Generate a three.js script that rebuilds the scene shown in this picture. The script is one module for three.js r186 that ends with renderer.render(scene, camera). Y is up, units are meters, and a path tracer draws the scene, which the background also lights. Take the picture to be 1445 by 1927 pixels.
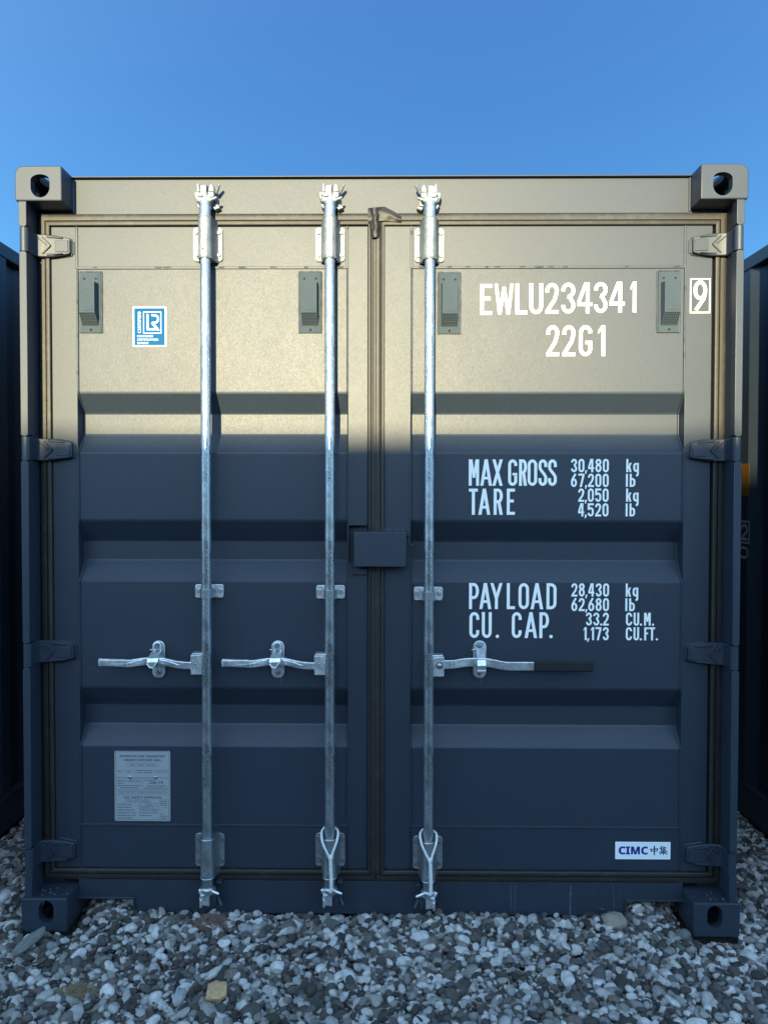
import * as THREE from 'three';
import { RoundedBoxGeometry } from 'three/addons/geometries/RoundedBoxGeometry.js';
import { mergeGeometries, toCreasedNormals } from 'three/addons/utils/BufferGeometryUtils.js';
import { Brush, Evaluator, SUBTRACTION } from 'three-bvh-csg';

// ------------------------------------------------------------ camera, sky, sun, exposure
const scene = new THREE.Scene();
const camera = new THREE.PerspectiveCamera(67.27, 767 / 1024, 0.05, 900);
camera.rotation.order = 'YXZ';
camera.position.set(0.0441, 1.4932, 2.581);
camera.rotation.set(-0.0221, 0.01107, 0.00145);

const renderer = new THREE.WebGLRenderer({ antialias: true });
renderer.toneMapping = THREE.LinearToneMapping;
const EXPOSURE = 2.85;
renderer.toneMappingExposure = EXPOSURE;
renderer.shadowMap.enabled = true;

const SUN_AZ = THREE.MathUtils.degToRad(6.2), SUN_EL = THREE.MathUtils.degToRad(7.05);   // low sun behind the photographer, a little to the left
const sunDir = new THREE.Vector3(-Math.sin(SUN_AZ) * Math.cos(SUN_EL), Math.sin(SUN_EL), Math.cos(SUN_AZ) * Math.cos(SUN_EL));
const sun = new THREE.DirectionalLight(new THREE.Color().setRGB(1, 0.855, 0.50), 5);
sun.position.copy(sunDir).multiplyScalar(40);
sun.castShadow = true;
sun.shadow.radius = 1.9;
sun.shadow.mapSize.set(4096, 4096);
Object.assign(sun.shadow.camera, { left: -9, right: 9, top: 7, bottom: -7, near: 5, far: 80 });
scene.add(sun, sun.target);

{ // clear evening sky: deep blue away from the sun, paler to the horizon and round the sun
  const W = 512, H = 256, d = new Float32Array(W * H * 4), v = new THREE.Vector3();
  for (let j = 0; j < H; j++) for (let i = 0; i < W; i++) {
    const el = ((j + 0.5) / H - 0.5) * Math.PI, az = ((i + 0.5) / W - 0.5) * 2 * Math.PI;
    v.set(Math.cos(az) * Math.cos(el), Math.sin(el), Math.sin(az) * Math.cos(el));
    const g = Math.acos(THREE.MathUtils.clamp(v.dot(sunDir), -1, 1)), e = Math.max(el, 0);
    const hz = Math.exp(-e / 0.26), low = Math.exp(-e / 0.09);
    const glow = 0.85 * Math.max(0, Math.exp(-g / 0.8) - 0.047) + 0.9 * Math.exp(-g / 0.16), side = Math.max(0, Math.cos(g * 0.5)) ** 2;
    const c = [
      0.0 + 0.27 * hz + 0.10 * low + 0.40 * side + 2.05 * glow,
      0.035 + 0.92 * hz + 0.05 * low + 0.96 * side + 2.15 * glow,
      0.315 + 1.38 * hz + 0.0 * low + 1.50 * side + 2.0 * glow];
    const o = (j * W + i) * 4, k = el < -0.02 ? 0.25 : 1;
    for (let n = 0; n < 3; n++) d[o + n] = c[n] * k / EXPOSURE;
    d[o + 3] = 1;
  }
  const t = new THREE.DataTexture(d, W, H, THREE.RGBAFormat, THREE.FloatType);
  t.mapping = THREE.EquirectangularReflectionMapping;
  t.magFilter = t.minFilter = THREE.LinearFilter;
  t.needsUpdate = true;
  scene.background = t;
  scene.environment = t;
}

// ------------------------------------------------------------ helpers
let seed = 12345;
const rnd = () => { seed = (seed + 0x6d2b79f5) | 0; let t = Math.imul(seed ^ (seed >>> 15), 1 | seed); t = (t + Math.imul(t ^ (t >>> 7), 61 | t)) ^ t; return ((t ^ (t >>> 14)) >>> 0) / 4294967296; };
const rr = (a, b) => a + (b - a) * rnd();
const names = {};
const numbered = (n) => { const k = names[n] = (names[n] ?? -1) + 1; return k ? n + '_' + String(k).padStart(3, '0') : n; };
const V2 = (x, y) => new THREE.Vector2(x, y), V3 = (x, y, z) => new THREE.Vector3(x, y, z);

function flat(g) {                         // position, normal, uv only; uv in metres by box projection
  g = g.index ? g.toNonIndexed() : g;
  const out = new THREE.BufferGeometry();
  if (!g.attributes.normal) g.computeVertexNormals();
  out.setAttribute('position', g.attributes.position);
  out.setAttribute('normal', g.attributes.normal);
  if (g.userData.ownUv) { out.setAttribute('uv', g.attributes.uv); return out; }
  const p = g.attributes.position, uv = new Float32Array(p.count * 2), a = V3(), b = V3(), c = V3(), n = V3();
  for (let i = 0; i < p.count; i += 3) {
    a.fromBufferAttribute(p, i); b.fromBufferAttribute(p, i + 1); c.fromBufferAttribute(p, i + 2);
    n.copy(b).sub(a).cross(c.clone().sub(a));
    const ax = Math.abs(n.x), ay = Math.abs(n.y), az = Math.abs(n.z);
    for (const [k, q] of [[0, a], [1, b], [2, c]]) {
      const u = az >= ax && az >= ay ? [q.x, q.y] : ax >= ay ? [q.z, q.y] : [q.x, q.z];
      uv[(i + k) * 2] = u[0]; uv[(i + k) * 2 + 1] = u[1];
    }
  }
  out.setAttribute('uv', new THREE.BufferAttribute(uv, 2));
  return out;
}
const join = (list) => { const l = list.map(flat); return l.length === 1 ? l[0] : mergeGeometries(l); };
function mesh(name, list, mat, parent, label) {
  const m = new THREE.Mesh(Array.isArray(list) ? join(list) : flat(list), mat);
  m.name = name; m.castShadow = m.receiveShadow = true;
  if (label) m.userData.label = label;
  if (/bead/.test(name)) m.userData.kind = 'stuff';
  if (parent) parent.add(m); else { m.name = numbered(name); scene.add(m); }
  return m;
}
function group(name, parent, pos, label) {
  const g = new THREE.Group(); g.name = parent ? name : numbered(name);
  if (pos) g.position.set(...pos);
  if (label) g.userData.label = label;
  (parent ?? scene).add(g);
  return g;
}
function tag(o, label, category, grp, kind) { if (label) o.userData.label = label; if (category) o.userData.category = category; if (grp) o.userData.group = grp; if (kind) o.userData.kind = kind; return o; }
const box = (x0, x1, y0, y1, z0, z1, r = 0.0015) => {
  const w = Math.abs(x1 - x0), h = Math.abs(y1 - y0), d = Math.abs(z1 - z0);
  r = Math.min(r, w * 0.45, h * 0.45, d * 0.45);
  return new RoundedBoxGeometry(w, h, d, 2, r).translate((x0 + x1) / 2, (y0 + y1) / 2, (z0 + z1) / 2);
};
const cyl = (a, b, r0, r1 = r0, seg = 20, open = false) => {
  const A = V3(...a), B = V3(...b), L = A.distanceTo(B);
  return new THREE.CylinderGeometry(r1, r0, L, seg, 1, open).applyQuaternion(new THREE.Quaternion().setFromUnitVectors(V3(0, 1, 0), B.clone().sub(A).normalize())).translate((A.x + B.x) / 2, (A.y + B.y) / 2, (A.z + B.z) / 2);
};
const ball = (c, r, s = [1, 1, 1]) => new THREE.SphereGeometry(r, 16, 10).scale(...s).translate(...c);
const tube = (pts, r, seg = 24, rad = 8, closed = false) => new THREE.TubeGeometry(new THREE.CatmullRomCurve3(pts.map((p) => V3(...p)), closed, 'catmullrom', 0.5), seg, r, rad, closed);
const bead = (pts, r) => { const l = []; for (let i = 0; i + 1 < pts.length; i++) l.push(cyl(pts[i], pts[i + 1], r, r, 8)); return l; };
function plate(shape, z0, z1, bev = 0.001, crease = 0.33) {   // a shape in x, y given thickness z0..z1
  const b = Math.min(bev, (z1 - z0) * 0.4);
  const g = new THREE.ExtrudeGeometry(shape, { depth: z1 - z0 - 2 * b, bevelEnabled: b > 0, bevelSize: b, bevelThickness: b, bevelOffset: -b, bevelSegments: 2, curveSegments: 10 }).translate(0, 0, z0 + b);
  return toCreasedNormals(g, crease);
}
const poly = (pts) => new THREE.Shape(pts.map((p) => V2(p[0], p[1])));
function rrect(x0, x1, y0, y1, r) {                          // r: one radius or [bl, br, tr, tl]
  const [bl, br, tr, tl] = Array.isArray(r) ? r : [r, r, r, r], s = new THREE.Shape();
  s.moveTo(x0 + bl, y0); s.lineTo(x1 - br, y0); s.absarc(x1 - br, y0 + br, br, -Math.PI / 2, 0); s.lineTo(x1, y1 - tr); s.absarc(x1 - tr, y1 - tr, tr, 0, Math.PI / 2);
  s.lineTo(x0 + tl, y1); s.absarc(x0 + tl, y1 - tl, tl, Math.PI / 2, Math.PI); s.lineTo(x0, y0 + bl); s.absarc(x0 + bl, y0 + bl, bl, Math.PI, 1.5 * Math.PI);
  return s;
}
function xf(g, m) {                                           // transform, keeping the faces outward under a mirror
  g = g.index ? g.toNonIndexed() : g.clone(); g.applyMatrix4(m);
  if (m.determinant() < 0) for (const k of Object.keys(g.attributes)) {
    const a = g.attributes[k], s = a.itemSize, t = a.array;
    for (let i = 0; i < a.count; i += 3) for (let n = 0; n < s; n++) { const q = t[(i + 1) * s + n]; t[(i + 1) * s + n] = t[(i + 2) * s + n]; t[(i + 2) * s + n] = q; }
  }
  return g;
}
const MX = new THREE.Matrix4().makeScale(-1, 1, 1), MY = new THREE.Matrix4().makeScale(1, -1, 1);
const mirror = (g) => xf(g, MX), flip = (g) => xf(g, MY);
const ev = new Evaluator(); ev.attributes = ['position', 'normal']; ev.useGroups = false;
function cut(g, ...tools) {
  const brush = (q) => { q = q.clone(); for (const k of Object.keys(q.attributes)) if (k !== 'position' && k !== 'normal') q.deleteAttribute(k); q.clearGroups(); const b = new Brush(q); b.updateMatrixWorld(true); return b; };
  let a = brush(g);
  for (const t of tools) a = ev.evaluate(a, brush(t), SUBTRACTION);
  const r = new THREE.BufferGeometry(); r.setAttribute('position', a.geometry.attributes.position); r.setAttribute('normal', a.geometry.attributes.normal);
  if (a.geometry.index) r.setIndex(a.geometry.index);
  const n = r.index ? r.toNonIndexed() : r, lim = a.geometry.drawRange.count;
  if (isFinite(lim) && lim < n.attributes.position.count) for (const k of ['position', 'normal']) n.setAttribute(k, new THREE.BufferAttribute(n.attributes[k].array.slice(0, lim * 3), 3));
  return n;
}

// ------------------------------------------------------------ textures
function noiseField(N, cells, s) {                            // wrapping value noise, 0..1
  const g = new Float32Array(cells * cells), o = new Float32Array(N * N); let q = s;
  for (let i = 0; i < g.length; i++) { q = (Math.imul(q, 1664525) + 1013904223) | 0; g[i] = (q >>> 8) / 16777216; }
  for (let y = 0; y < N; y++) {
    const fy = y / N * cells, y0 = Math.floor(fy), ty = fy - y0, sy = ty * ty * (3 - 2 * ty), r0 = (y0 % cells) * cells, r1 = ((y0 + 1) % cells) * cells;
    for (let x = 0; x < N; x++) {
      const fx = x / N * cells, x0 = Math.floor(fx), tx = fx - x0, sx = tx * tx * (3 - 2 * tx), a = x0 % cells, b = (x0 + 1) % cells;
      o[y * N + x] = (g[r0 + a] * (1 - sx) + g[r0 + b] * sx) * (1 - sy) + (g[r1 + a] * (1 - sx) + g[r1 + b] * sx) * sy;
    }
  }
  return o;
}
function tex(N, fn, srgb, rep = 1) {
  const d = new Uint8Array(N * N * 4);
  for (let i = 0; i < N * N; i++) { const c = fn(i, i % N, (i / N) | 0); for (let k = 0; k < 3; k++) d[i * 4 + k] = Math.max(0, Math.min(255, Math.round((Array.isArray(c) ? c[k] : c) * 255))); d[i * 4 + 3] = 255; }
  const t = new THREE.DataTexture(d, N, N);
  t.wrapS = t.wrapT = THREE.RepeatWrapping; t.magFilter = THREE.LinearFilter; t.minFilter = THREE.LinearMipmapLinearFilter; t.generateMipmaps = true;
  if (srgb) t.colorSpace = THREE.SRGBColorSpace;
  t.repeat.set(rep, rep); t.needsUpdate = true;
  return t;
}
function canvasTex(w, h, draw) {
  const c = document.createElement('canvas'); c.width = w; c.height = h;
  draw(c.getContext('2d'), w, h);
  const t = new THREE.CanvasTexture(c); t.colorSpace = THREE.SRGBColorSpace; t.magFilter = THREE.LinearFilter; t.anisotropy = 8;
  return t;
}
const N = 1024;
const nA = noiseField(N, 256, 1), nB = noiseField(N, 128, 2), nC = noiseField(N, 40, 3), nD = noiseField(N, 9, 4), nE = noiseField(N, 4, 5), nF = noiseField(N, 512, 6);
const paintMap = tex(N, (i) => { const k = 0.9 + 0.03 * (nD[i] - 0.5) + 0.03 * (nE[i] - 0.5) + 0.04 * (nC[i] - 0.5) + 0.12 * (nF[i] - 0.5) + (nA[i] > 0.93 && nC[i] > 0.5 ? -0.1 : 0) + (nB[i] > 0.965 ? 0.08 : 0); return [k, k, k]; }, true, 1 / 0.7);
const paintRough = tex(N, (i) => 0.86 + 0.02 * (nC[i] - 0.5) + 0.02 * (nD[i] - 0.5) + 0.12 * (nF[i] - 0.5) + 0.06 * (nA[i] - 0.5), false, 1 / 0.7);
const paintBump = tex(N, (i) => 0.55 * nA[i] + 0.1 * nB[i] + 0.35 * nF[i], false, 1 / 0.7);
const zincMap = tex(N, (i) => { const s = 0.92 + 0.14 * (nC[i] - 0.5) + 0.14 * (nB[i] - 0.5) + 0.18 * (nD[i] - 0.5); return [s, s * 1.005, s * 1.01]; }, true, 1 / 0.35);
const zincRough = tex(N, (i) => 0.8 + 0.22 * (nB[i] - 0.5) + 0.2 * (nD[i] - 0.5), false, 1 / 0.35);
const zincBump = tex(N, (i) => 0.5 * nB[i] + 0.5 * nC[i], false, 1 / 0.35);
const rubberMap = tex(N, (i, x, y) => { const w = nD[i] * 0.55 + nC[i] * 0.45, k = 0.8 + 0.16 * (nB[i] - 0.5) + 0.2 * (w - 0.5) + (w > 0.67 ? 0.12 : 0); return [k, k * 0.98, k * 0.95]; }, true, 1 / 0.6);
const stoneMap = tex(512, (i, x, y) => { const j = y * 2 * N + x * 2, v = Math.abs(nC[j] - 0.5) < 0.035 && nD[j] > 0.45 ? 0.2 : 0, k = 0.98 + 0.2 * (nD[j] - 0.5) + 0.16 * (nB[j] - 0.5) + 0.12 * (nA[j] - 0.5) + v; return [k, k * 0.995, k * 0.985]; }, true, 1);
const stoneBump = tex(512, (i, x, y) => { const j = y * 2 * N + x * 2; return 0.4 * nB[j] + 0.4 * nC[j] + 0.2 * nA[j]; }, false, 1);
const gritMap = tex(N, (i) => { const k = 0.45 + 0.5 * (nA[i] - 0.5) + 0.5 * (nB[i] - 0.5); return [k, k * 0.97, k * 0.93]; }, true, 1 / 0.5);

const lin = (r, g, b) => new THREE.Color().setRGB(r, g, b);
const PAINT = [0.0215, 0.0335, 0.053];
const std = (o) => new THREE.MeshStandardMaterial(o);
const M = {
  paint: std({ color: lin(...PAINT), map: paintMap, roughness: 0.585, roughnessMap: paintRough, bumpMap: paintBump, bumpScale: 0.0001 }),
  zinc: std({ color: lin(0.53, 0.57, 0.59), map: zincMap, metalness: 0.9, roughness: 0.40, roughnessMap: zincRough, bumpMap: zincBump, bumpScale: 0.00025 }),
  bright: std({ color: lin(0.80, 0.83, 0.85), map: zincMap, metalness: 0.9, roughness: 0.5, roughnessMap: zincRough, bumpMap: zincBump, bumpScale: 0.0005 }),
  cast: std({ color: lin(0.30, 0.325, 0.34), map: zincMap, metalness: 0.9, roughness: 0.84, roughnessMap: zincRough, bumpMap: zincBump, bumpScale: 0.0006 }),
  rubber: std({ color: lin(0.027, 0.026, 0.0255), map: rubberMap, roughness: 0.56, bumpMap: paintBump, bumpScale: 0.0004 }),
  black: std({ color: lin(0.008, 0.008, 0.009), roughness: 0.85, bumpMap: paintBump, bumpScale: 0.0003 }),
  plastic: std({ color: lin(0.040, 0.062, 0.082), map: paintMap, roughness: 0.85 }),
  dark: std({ color: lin(0.01, 0.01, 0.011), roughness: 0.9 }),
  vinyl: std({ color: lin(0.88, 0.88, 0.85), roughness: 0.5, bumpMap: paintBump, bumpScale: 0.0001 }),
  rope: std({ color: lin(0.62, 0.63, 0.62), roughness: 0.85 }),
  ply: std({ color: lin(0.16, 0.09, 0.045), roughness: 0.8 }),
};

// ------------------------------------------------------------ the box of a container: castings, posts, rails, walls, roof
const HW = 1.219, HT = 2.591, LEN = 6.058, CW = 0.157, CH = 0.116, CL = 0.178;
function castingGeo(top) {                                    // right front casting, front face at z = 0, outer face at x = HW
  const y0 = top ? HT - CH : 0, y1 = y0 + CH, x0 = HW - CW;
  const s = rrect(x0, HW, y0, y1, top ? [0.004, 0.006, 0.030, 0.005] : [0.006, 0.014, 0.006, 0.004]);
  const body = plate(s, -CL, 0, 0.004, 0.33);
  const cx = 1.1335, cy = y0 + (top ? 0.049 : 0.069), w = top ? 0.032 : 0.0255, h = 0.0385, hole = new THREE.Shape();
  const arc = top ? 0.020 : w, arcB = top ? 0.034 : w;                                // height of the curved end of the slot
  hole.moveTo(w, -h + arcB); hole.lineTo(w, h - arc); hole.absellipse(0, h - arc, w, arc, 0, Math.PI); hole.lineTo(-w, -h + arcB); hole.absellipse(0, -h + arcB, w, arcB, Math.PI, 2 * Math.PI);
  const eh = (sh, d, seg = 10) => new THREE.ExtrudeGeometry(sh, { depth: d, bevelEnabled: false, curveSegments: seg });
  const front = eh(hole, 0.06).translate(cx, cy, -0.05);
  const side = eh(hole, 0.08).rotateY(Math.PI / 2).translate(HW - 0.06, cy, -0.089);
  const up = new THREE.Shape(); up.absellipse(0, 0, 0.031, 0.058, 0, 2 * Math.PI);
  const over = eh(up, 0.07).rotateX(-Math.PI / 2).translate(HW - 0.085, top ? y1 - 0.045 : y0 - 0.025, -0.089);
  const cave = new THREE.BoxGeometry(CW - 0.056, CH - 0.052, CL - 0.06).translate((x0 + HW) / 2, (y0 + y1) / 2, -CL / 2);
  return cut(body, cave, front, side, over);
}
const turnZ = (g) => xf(g, new THREE.Matrix4().makeScale(1, 1, -1).setPosition(0, 0, -LEN));   // from the front end to the back end
const CAST = { top: castingGeo(true), low: castingGeo(false) };
const Q = (n) => flat(n);
const CASTS = [CAST.top, mirror(CAST.top), CAST.low, mirror(CAST.low)].flatMap((g) => [Q(g), Q(turnZ(g))]);
function corrugated(z0, z1, y0, y1, xo, deep, phase = 0) {   // side sheet: outer flats at x = xo, inner flats at x = xo - deep
  const a = [], pitch = 0.278, cyc = [[0, 0], [0.072, 0], [0.14, 1], [0.21, 1]];
  for (let z = z0 - phase - pitch; z < z1 + pitch; z += pitch) for (const [d, k] of cyc) { const q = z + d; if (q > z0 && q < z1) a.push([q, xo - deep * k]); }
  a.unshift([z0, a[0][1]]); a.push([z1, a[a.length - 1][1]]);
  const s = poly([...a.map(([z, x]) => [x, -z]), ...a.slice().reverse().map(([z, x]) => [x - 0.003, -z])]);
  return new THREE.ExtrudeGeometry(s, { depth: y1 - y0, bevelEnabled: false }).rotateX(-Math.PI / 2).translate(0, y0, 0);
}
const SHELL = {
  side: corrugated(-LEN + 0.17, -0.17, 0.166, HT - 0.066, 1.212, 0.036, 0.172),
  topRail: box(1.156, 1.2165, HT - 0.066, HT - 0.006, -LEN + CL, -CL, 0.005),
  lowRail: [box(1.17, 1.2145, 0.016, 0.16, -LEN + CL, -CL, 0.004), box(1.175, 1.2165, 0.158, 0.166, -LEN + CL, -CL, 0.003)],
  backPost: box(1.14, 1.212, CH, HT - CH, -LEN + 0.004, -LEN + 0.14, 0.006),
  roof: [],
  floor: box(-1.17, 1.17, 0.13, 0.165, -LEN + 0.12, -0.17),
  end: box(-1.14, 1.14, 0.1, HT - 0.1, -LEN + 0.05, -LEN + 0.056),
};
for (let k = 0; k < 27; k++) { const z = -0.19 - k * 0.21; SHELL.roof.push(box(-1.157, 1.157, HT - 0.024, HT - 0.008, z - 0.13, z), box(-1.157, 1.157, HT - 0.038, HT - 0.03, z - 0.1705, z - 0.1295)); }
SHELL.roof.push(box(-1.157, 1.157, HT - 0.05, HT - 0.039, -LEN + 0.12, -0.12));
const cache = new Map();
const geo = (key, make) => { if (!cache.has(key)) cache.set(key, join([].concat(make()))); return cache.get(key); };
function shared(name, key, make, mat, parent, label) { const m = new THREE.Mesh(geo(key, make), mat); m.name = name; m.castShadow = m.receiveShadow = true; if (label) m.userData.label = label; parent.add(m); return m; }
function shell(c) {
  CASTS.forEach((g, i) => shared('corner_casting', 'cast' + i, () => g, M.paint, c));
  for (const s of [1, -1]) {
    const f = (g) => [].concat(g).map((q) => (s > 0 ? q : mirror(q)));
    shared('side_wall', 'side' + s, () => f(SHELL.side), M.paint, c);
    shared('top_rail', 'trail' + s, () => f(SHELL.topRail), M.paint, c);
    shared('bottom_rail', 'lrail' + s, () => f(SHELL.lowRail), M.paint, c);
    shared('corner_post', 'bpost' + s, () => f(SHELL.backPost), M.paint, c);
  }
  shared('roof', 'roof', () => SHELL.roof, M.paint, c);
  shared('floor', 'floor', () => SHELL.floor, M.ply, c);
  shared('end_wall', 'end', () => SHELL.end, M.paint, c);
}
// a container of the row whose near end is a closed, ribbed wall
const RIBS = []; for (let k = 0; k < 8; k++) RIBS.push(box(-1.14 + k * 0.285, -0.95 + k * 0.285, 0.14, HT - 0.12, -0.09, -0.045, 0.012));
function closedContainer(label, grp, pos, turn = 0) {
  const c = group('shipping_container', null, pos); c.rotation.y = turn;
  tag(c, label, 'container', grp);
  shell(c);
  for (const s of [1, -1]) shared('corner_post', 'fpost' + s, () => box(s * 1.14, s * 1.212, CH, HT - CH, -0.14, -0.004, 0.006), M.paint, c);
  shared('front_wall', 'fwall', () => [box(-1.14, 1.14, 0.12, HT - 0.1, -0.1, -0.089), ...RIBS], M.paint, c);
  shared('front_rail', 'frail', () => [box(-HW + CW, HW - CW, HT - 0.1, HT - 0.012, -0.12, -0.01, 0.004)], M.paint, c);
  shared('front_sill', 'fsill', () => [box(-HW + CW, HW - CW, 0.02, 0.12, -0.12, -0.01, 0.004)], M.paint, c);
  return c;
}

// ------------------------------------------------------------ the container in front: doors and their fittings
const ZD = -0.1;                                              // face of the door frames
const main = group('shipping_container', null, [0, 0, 0]);
tag(main, 'dark grey shipping container with closed double doors and galvanised locking bars', 'container');
shell(main);

const HINGE_Y = [2.350, 1.6485, 0.946, 0.243];
{ // front posts: channel with a front strip that is broken at each hinge
  for (const s of [-1, 1]) {
    const f = (g) => (s > 0 ? g : mirror(g)), L = [];
    L.push(box(1.189, 1.211, CH, HT - CH, -0.165, -0.03, 0.003), box(1.12, 1.189, CH, HT - CH, -0.172, -0.118, 0.002), box(1.1865, 1.1895, CH, HT - CH, -0.06, -0.03, 0.001));
    const ends = [HT - CH, ...HINGE_Y.flatMap((y) => [y + 0.041, y - 0.041]), CH];
    for (let i = 0; i < ends.length; i += 2) {
      const a = ends[i + 1], b = ends[i], c = 0.006, ca = i + 1 === ends.length - 1 ? 0 : c, cb = i === 0 ? 0 : c;
      const x0 = 1.1825, x1 = i === 0 ? 1.209 : 1.2075;
      L.push(plate(poly([[x0, a + ca], [x0 + ca, a], [x1 - ca, a], [x1, a + ca], [x1, b - cb], [x1 - cb, b], [x0 + cb, b], [x0, b - cb]]), -0.04, -0.003, 0.002));
    }
    mesh('corner_post', L.map(f), M.paint, main);
  }
}
// header over the doors with a thin drip edge, and the sill below with a recess beside each casting
mesh('door_header', [box(-1.064, 1.064, 2.464, 2.5835, -0.135, -0.098, 0.002), box(-1.185, 1.185, 2.43, 2.4755, -0.16, -0.1015, 0.001)], M.paint, main);
mesh('drip_edge', [box(-1.062, 1.062, 2.5855, 2.589, -0.16, -0.083, 0.001)], M.paint, main);
mesh('weld_bead', [...bead([[-1.062, 2.47, -0.098], [-1.062, 2.583, -0.098]], 0.0045), ...bead([[1.062, 2.47, -0.098], [1.062, 2.583, -0.098]], 0.0045)], M.paint, main);
const sillMat = M.paint.clone(); sillMat.color = lin(1, 1, 1); sillMat.map = paintCanvas(2.2, 0.16, 930, (c, px) => {
  for (const [x, y0, y1, w, a] of [[0.46, .13, .02, 2, .32], [0.478, .13, .03, 2.5, .3], [0.672, .13, .02, 3, .42], [0.60, .13, .06, 1.5, .16], [0.82, .13, .02, 2, .3], [0.84, .13, .05, 1.5, .2], [0.75, .13, .05, 1.5, .14], [0.95, .13, .08, 1.5, .16], [-0.42, .13, .07, 1.5, .16], [-0.95, .13, .06, 1.5, .1], [-0.72, .13, .09, 1.5, .12], [0.3, .13, .07, 1.5, .14]])
    streak(c, px, x + 1.1, 0.16 - y0, x + 1.1 + rr(-.004, .004), 0.16 - y1, w, a);
  streak(c, px, 0.775 + 1.1, .118, 0.79 + 1.1, .12, 2, .5);
});
{
  const top = 0.134, bot = 0.016, s = poly([[-1.062, top], [-1.062, 0.067], [-0.868, 0.067], [-0.868, bot], [0.866, bot], [0.866, 0.071], [1.062, 0.071], [1.062, top]]);
  const g = plate(s, -0.16, ZD + 0.002, 0.002); const q = flat(g), uv = q.attributes.uv, p = q.attributes.position;
  for (let i = 0; i < p.count; i++) uv.setXY(i, (p.getX(i) + 1.1) / 2.2, p.getY(i) / 0.16);
  q.userData.ownUv = true;
  mesh('door_sill', [q], sillMat, main);
  mesh('sill_rim', [box(-1.062, -0.86, 0.067, 0.0735, ZD + 0.0025, -0.091, 0.002), box(-0.868, -0.8615, 0.016, 0.0735, ZD + 0.0025, -0.0915, 0.002), box(0.858, 1.062, 0.071, 0.0775, ZD + 0.0025, -0.091, 0.002), box(0.8585, 0.865, 0.016, 0.0775, ZD + 0.0025, -0.0915, 0.002),
    box(-1.0615, -1.03, 0.134, 0.1375, -0.15, -0.094, 0.001), box(1.03, 1.0615, 0.134, 0.1375, -0.15, -0.094, 0.001)], M.paint, main);
}
// scuffs and drips on painted steel
function paintCanvas(w, h, ppm, draw) {
  const b = PAINT.map((v) => Math.round(255 * (v <= 0.0031308 ? 12.92 * v : 1.055 * v ** (1 / 2.4) - 0.055)));
  return canvasTex(Math.min(2048, Math.round(w * ppm)), Math.min(2048, Math.round(h * ppm)), (c, W, H) => {
    const im = c.createImageData(W, H), d = im.data;
    for (let y = 0; y < H; y++) for (let x = 0; x < W; x++) { const i = (y % N) * N + (x % N), k = 0.9 + 0.03 * (nD[i] - 0.5) + 0.02 * (nC[i] - 0.5) + 0.16 * (nF[i] - 0.5) + (nB[i] > 0.965 ? 0.1 : 0), o = (y * W + x) * 4; for (let n = 0; n < 3; n++) d[o + n] = b[n] * k; d[o + 3] = 255; }
    c.putImageData(im, 0, 0);
    draw(c, W / w);
  });
}
function streak(c, px, x0, y0, x1, y1, w, a, col = '170,180,185') {
  const n = 14; c.lineCap = 'round';
  for (let i = 0; i < n; i++) { c.strokeStyle = `rgba(${col},${(a * rr(0.35, 1)).toFixed(3)})`; c.lineWidth = w * rr(0.6, 1.2); c.beginPath(); c.moveTo((x0 + (x1 - x0) * i / n) * px, (y0 + (y1 - y0) * i / n) * px); c.lineTo((x0 + (x1 - x0) * (i + 1) / n) * px, (y0 + (y1 - y0) * (i + 1) / n) * px); c.stroke(); }
}

// pressed door sheet: flat with three recessed ribs
const PY0 = 0.325, PY1 = 2.2815, DEEP = 0.054;
const RIB = [[1.8495, 1.781, 1.706, 1.6415], [1.404, 1.330, 1.261, 1.191], [0.8165, 0.7435, 0.672, 0.6075]];
function profile() {
  const a = [[PY1, ZD - 0.003]];
  const soft = (y, z, y2, z2) => { const L = Math.hypot(y2 - y, z2 - z), r = 0.006 / L; return [[y + (y2 - y) * r, z + (z2 - z) * r * 0.6]]; };
  for (const [t, u, v, w] of RIB) {
    const f = ZD - 0.003, d = ZD - DEEP;
    a.push([t + 0.004, f], [t, f - 0.0006], ...soft(t, f, u, d), [u + 0.0035, d + 0.003], [u - 0.003, d], [v + 0.003, d], [v - 0.0035, d + 0.003], [w + 0.0035, f - 0.003], [w, f - 0.0006], [w - 0.004, f]);
  }
  a.push([PY0, ZD - 0.003]);
  return a;
}
function panelGeo(x0, x1) {
  const a = profile(), back = a.slice().reverse().map(([y, z]) => [y, z - 0.003]);
  const s = poly([...a, ...back].map(([y, z]) => [z, y]));
  const g = new THREE.ExtrudeGeometry(s, { depth: x1 - x0, bevelEnabled: false }).rotateY(Math.PI / 2).scale(1, 1, -1);
  // shape x -> z, shape y -> y, extrusion -> x
  const q = new THREE.ExtrudeGeometry(s, { depth: x1 - x0, bevelEnabled: false }), p = q.attributes.position;
  for (let i = 0; i < p.count; i++) { const z = p.getX(i), x = p.getZ(i); p.setXYZ(i, x0 + x, p.getY(i), z); }
  const n = q.index ? q.toNonIndexed() : q, t = n.attributes.position.array;
  for (let i = 0; i < t.length; i += 9) for (let k = 0; k < 3; k++) { const w = t[i + 3 + k]; t[i + 3 + k] = t[i + 6 + k]; t[i + 6 + k] = w; }
  n.computeVertexNormals();
  return toCreasedNormals(n, 0.12);
}
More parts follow.
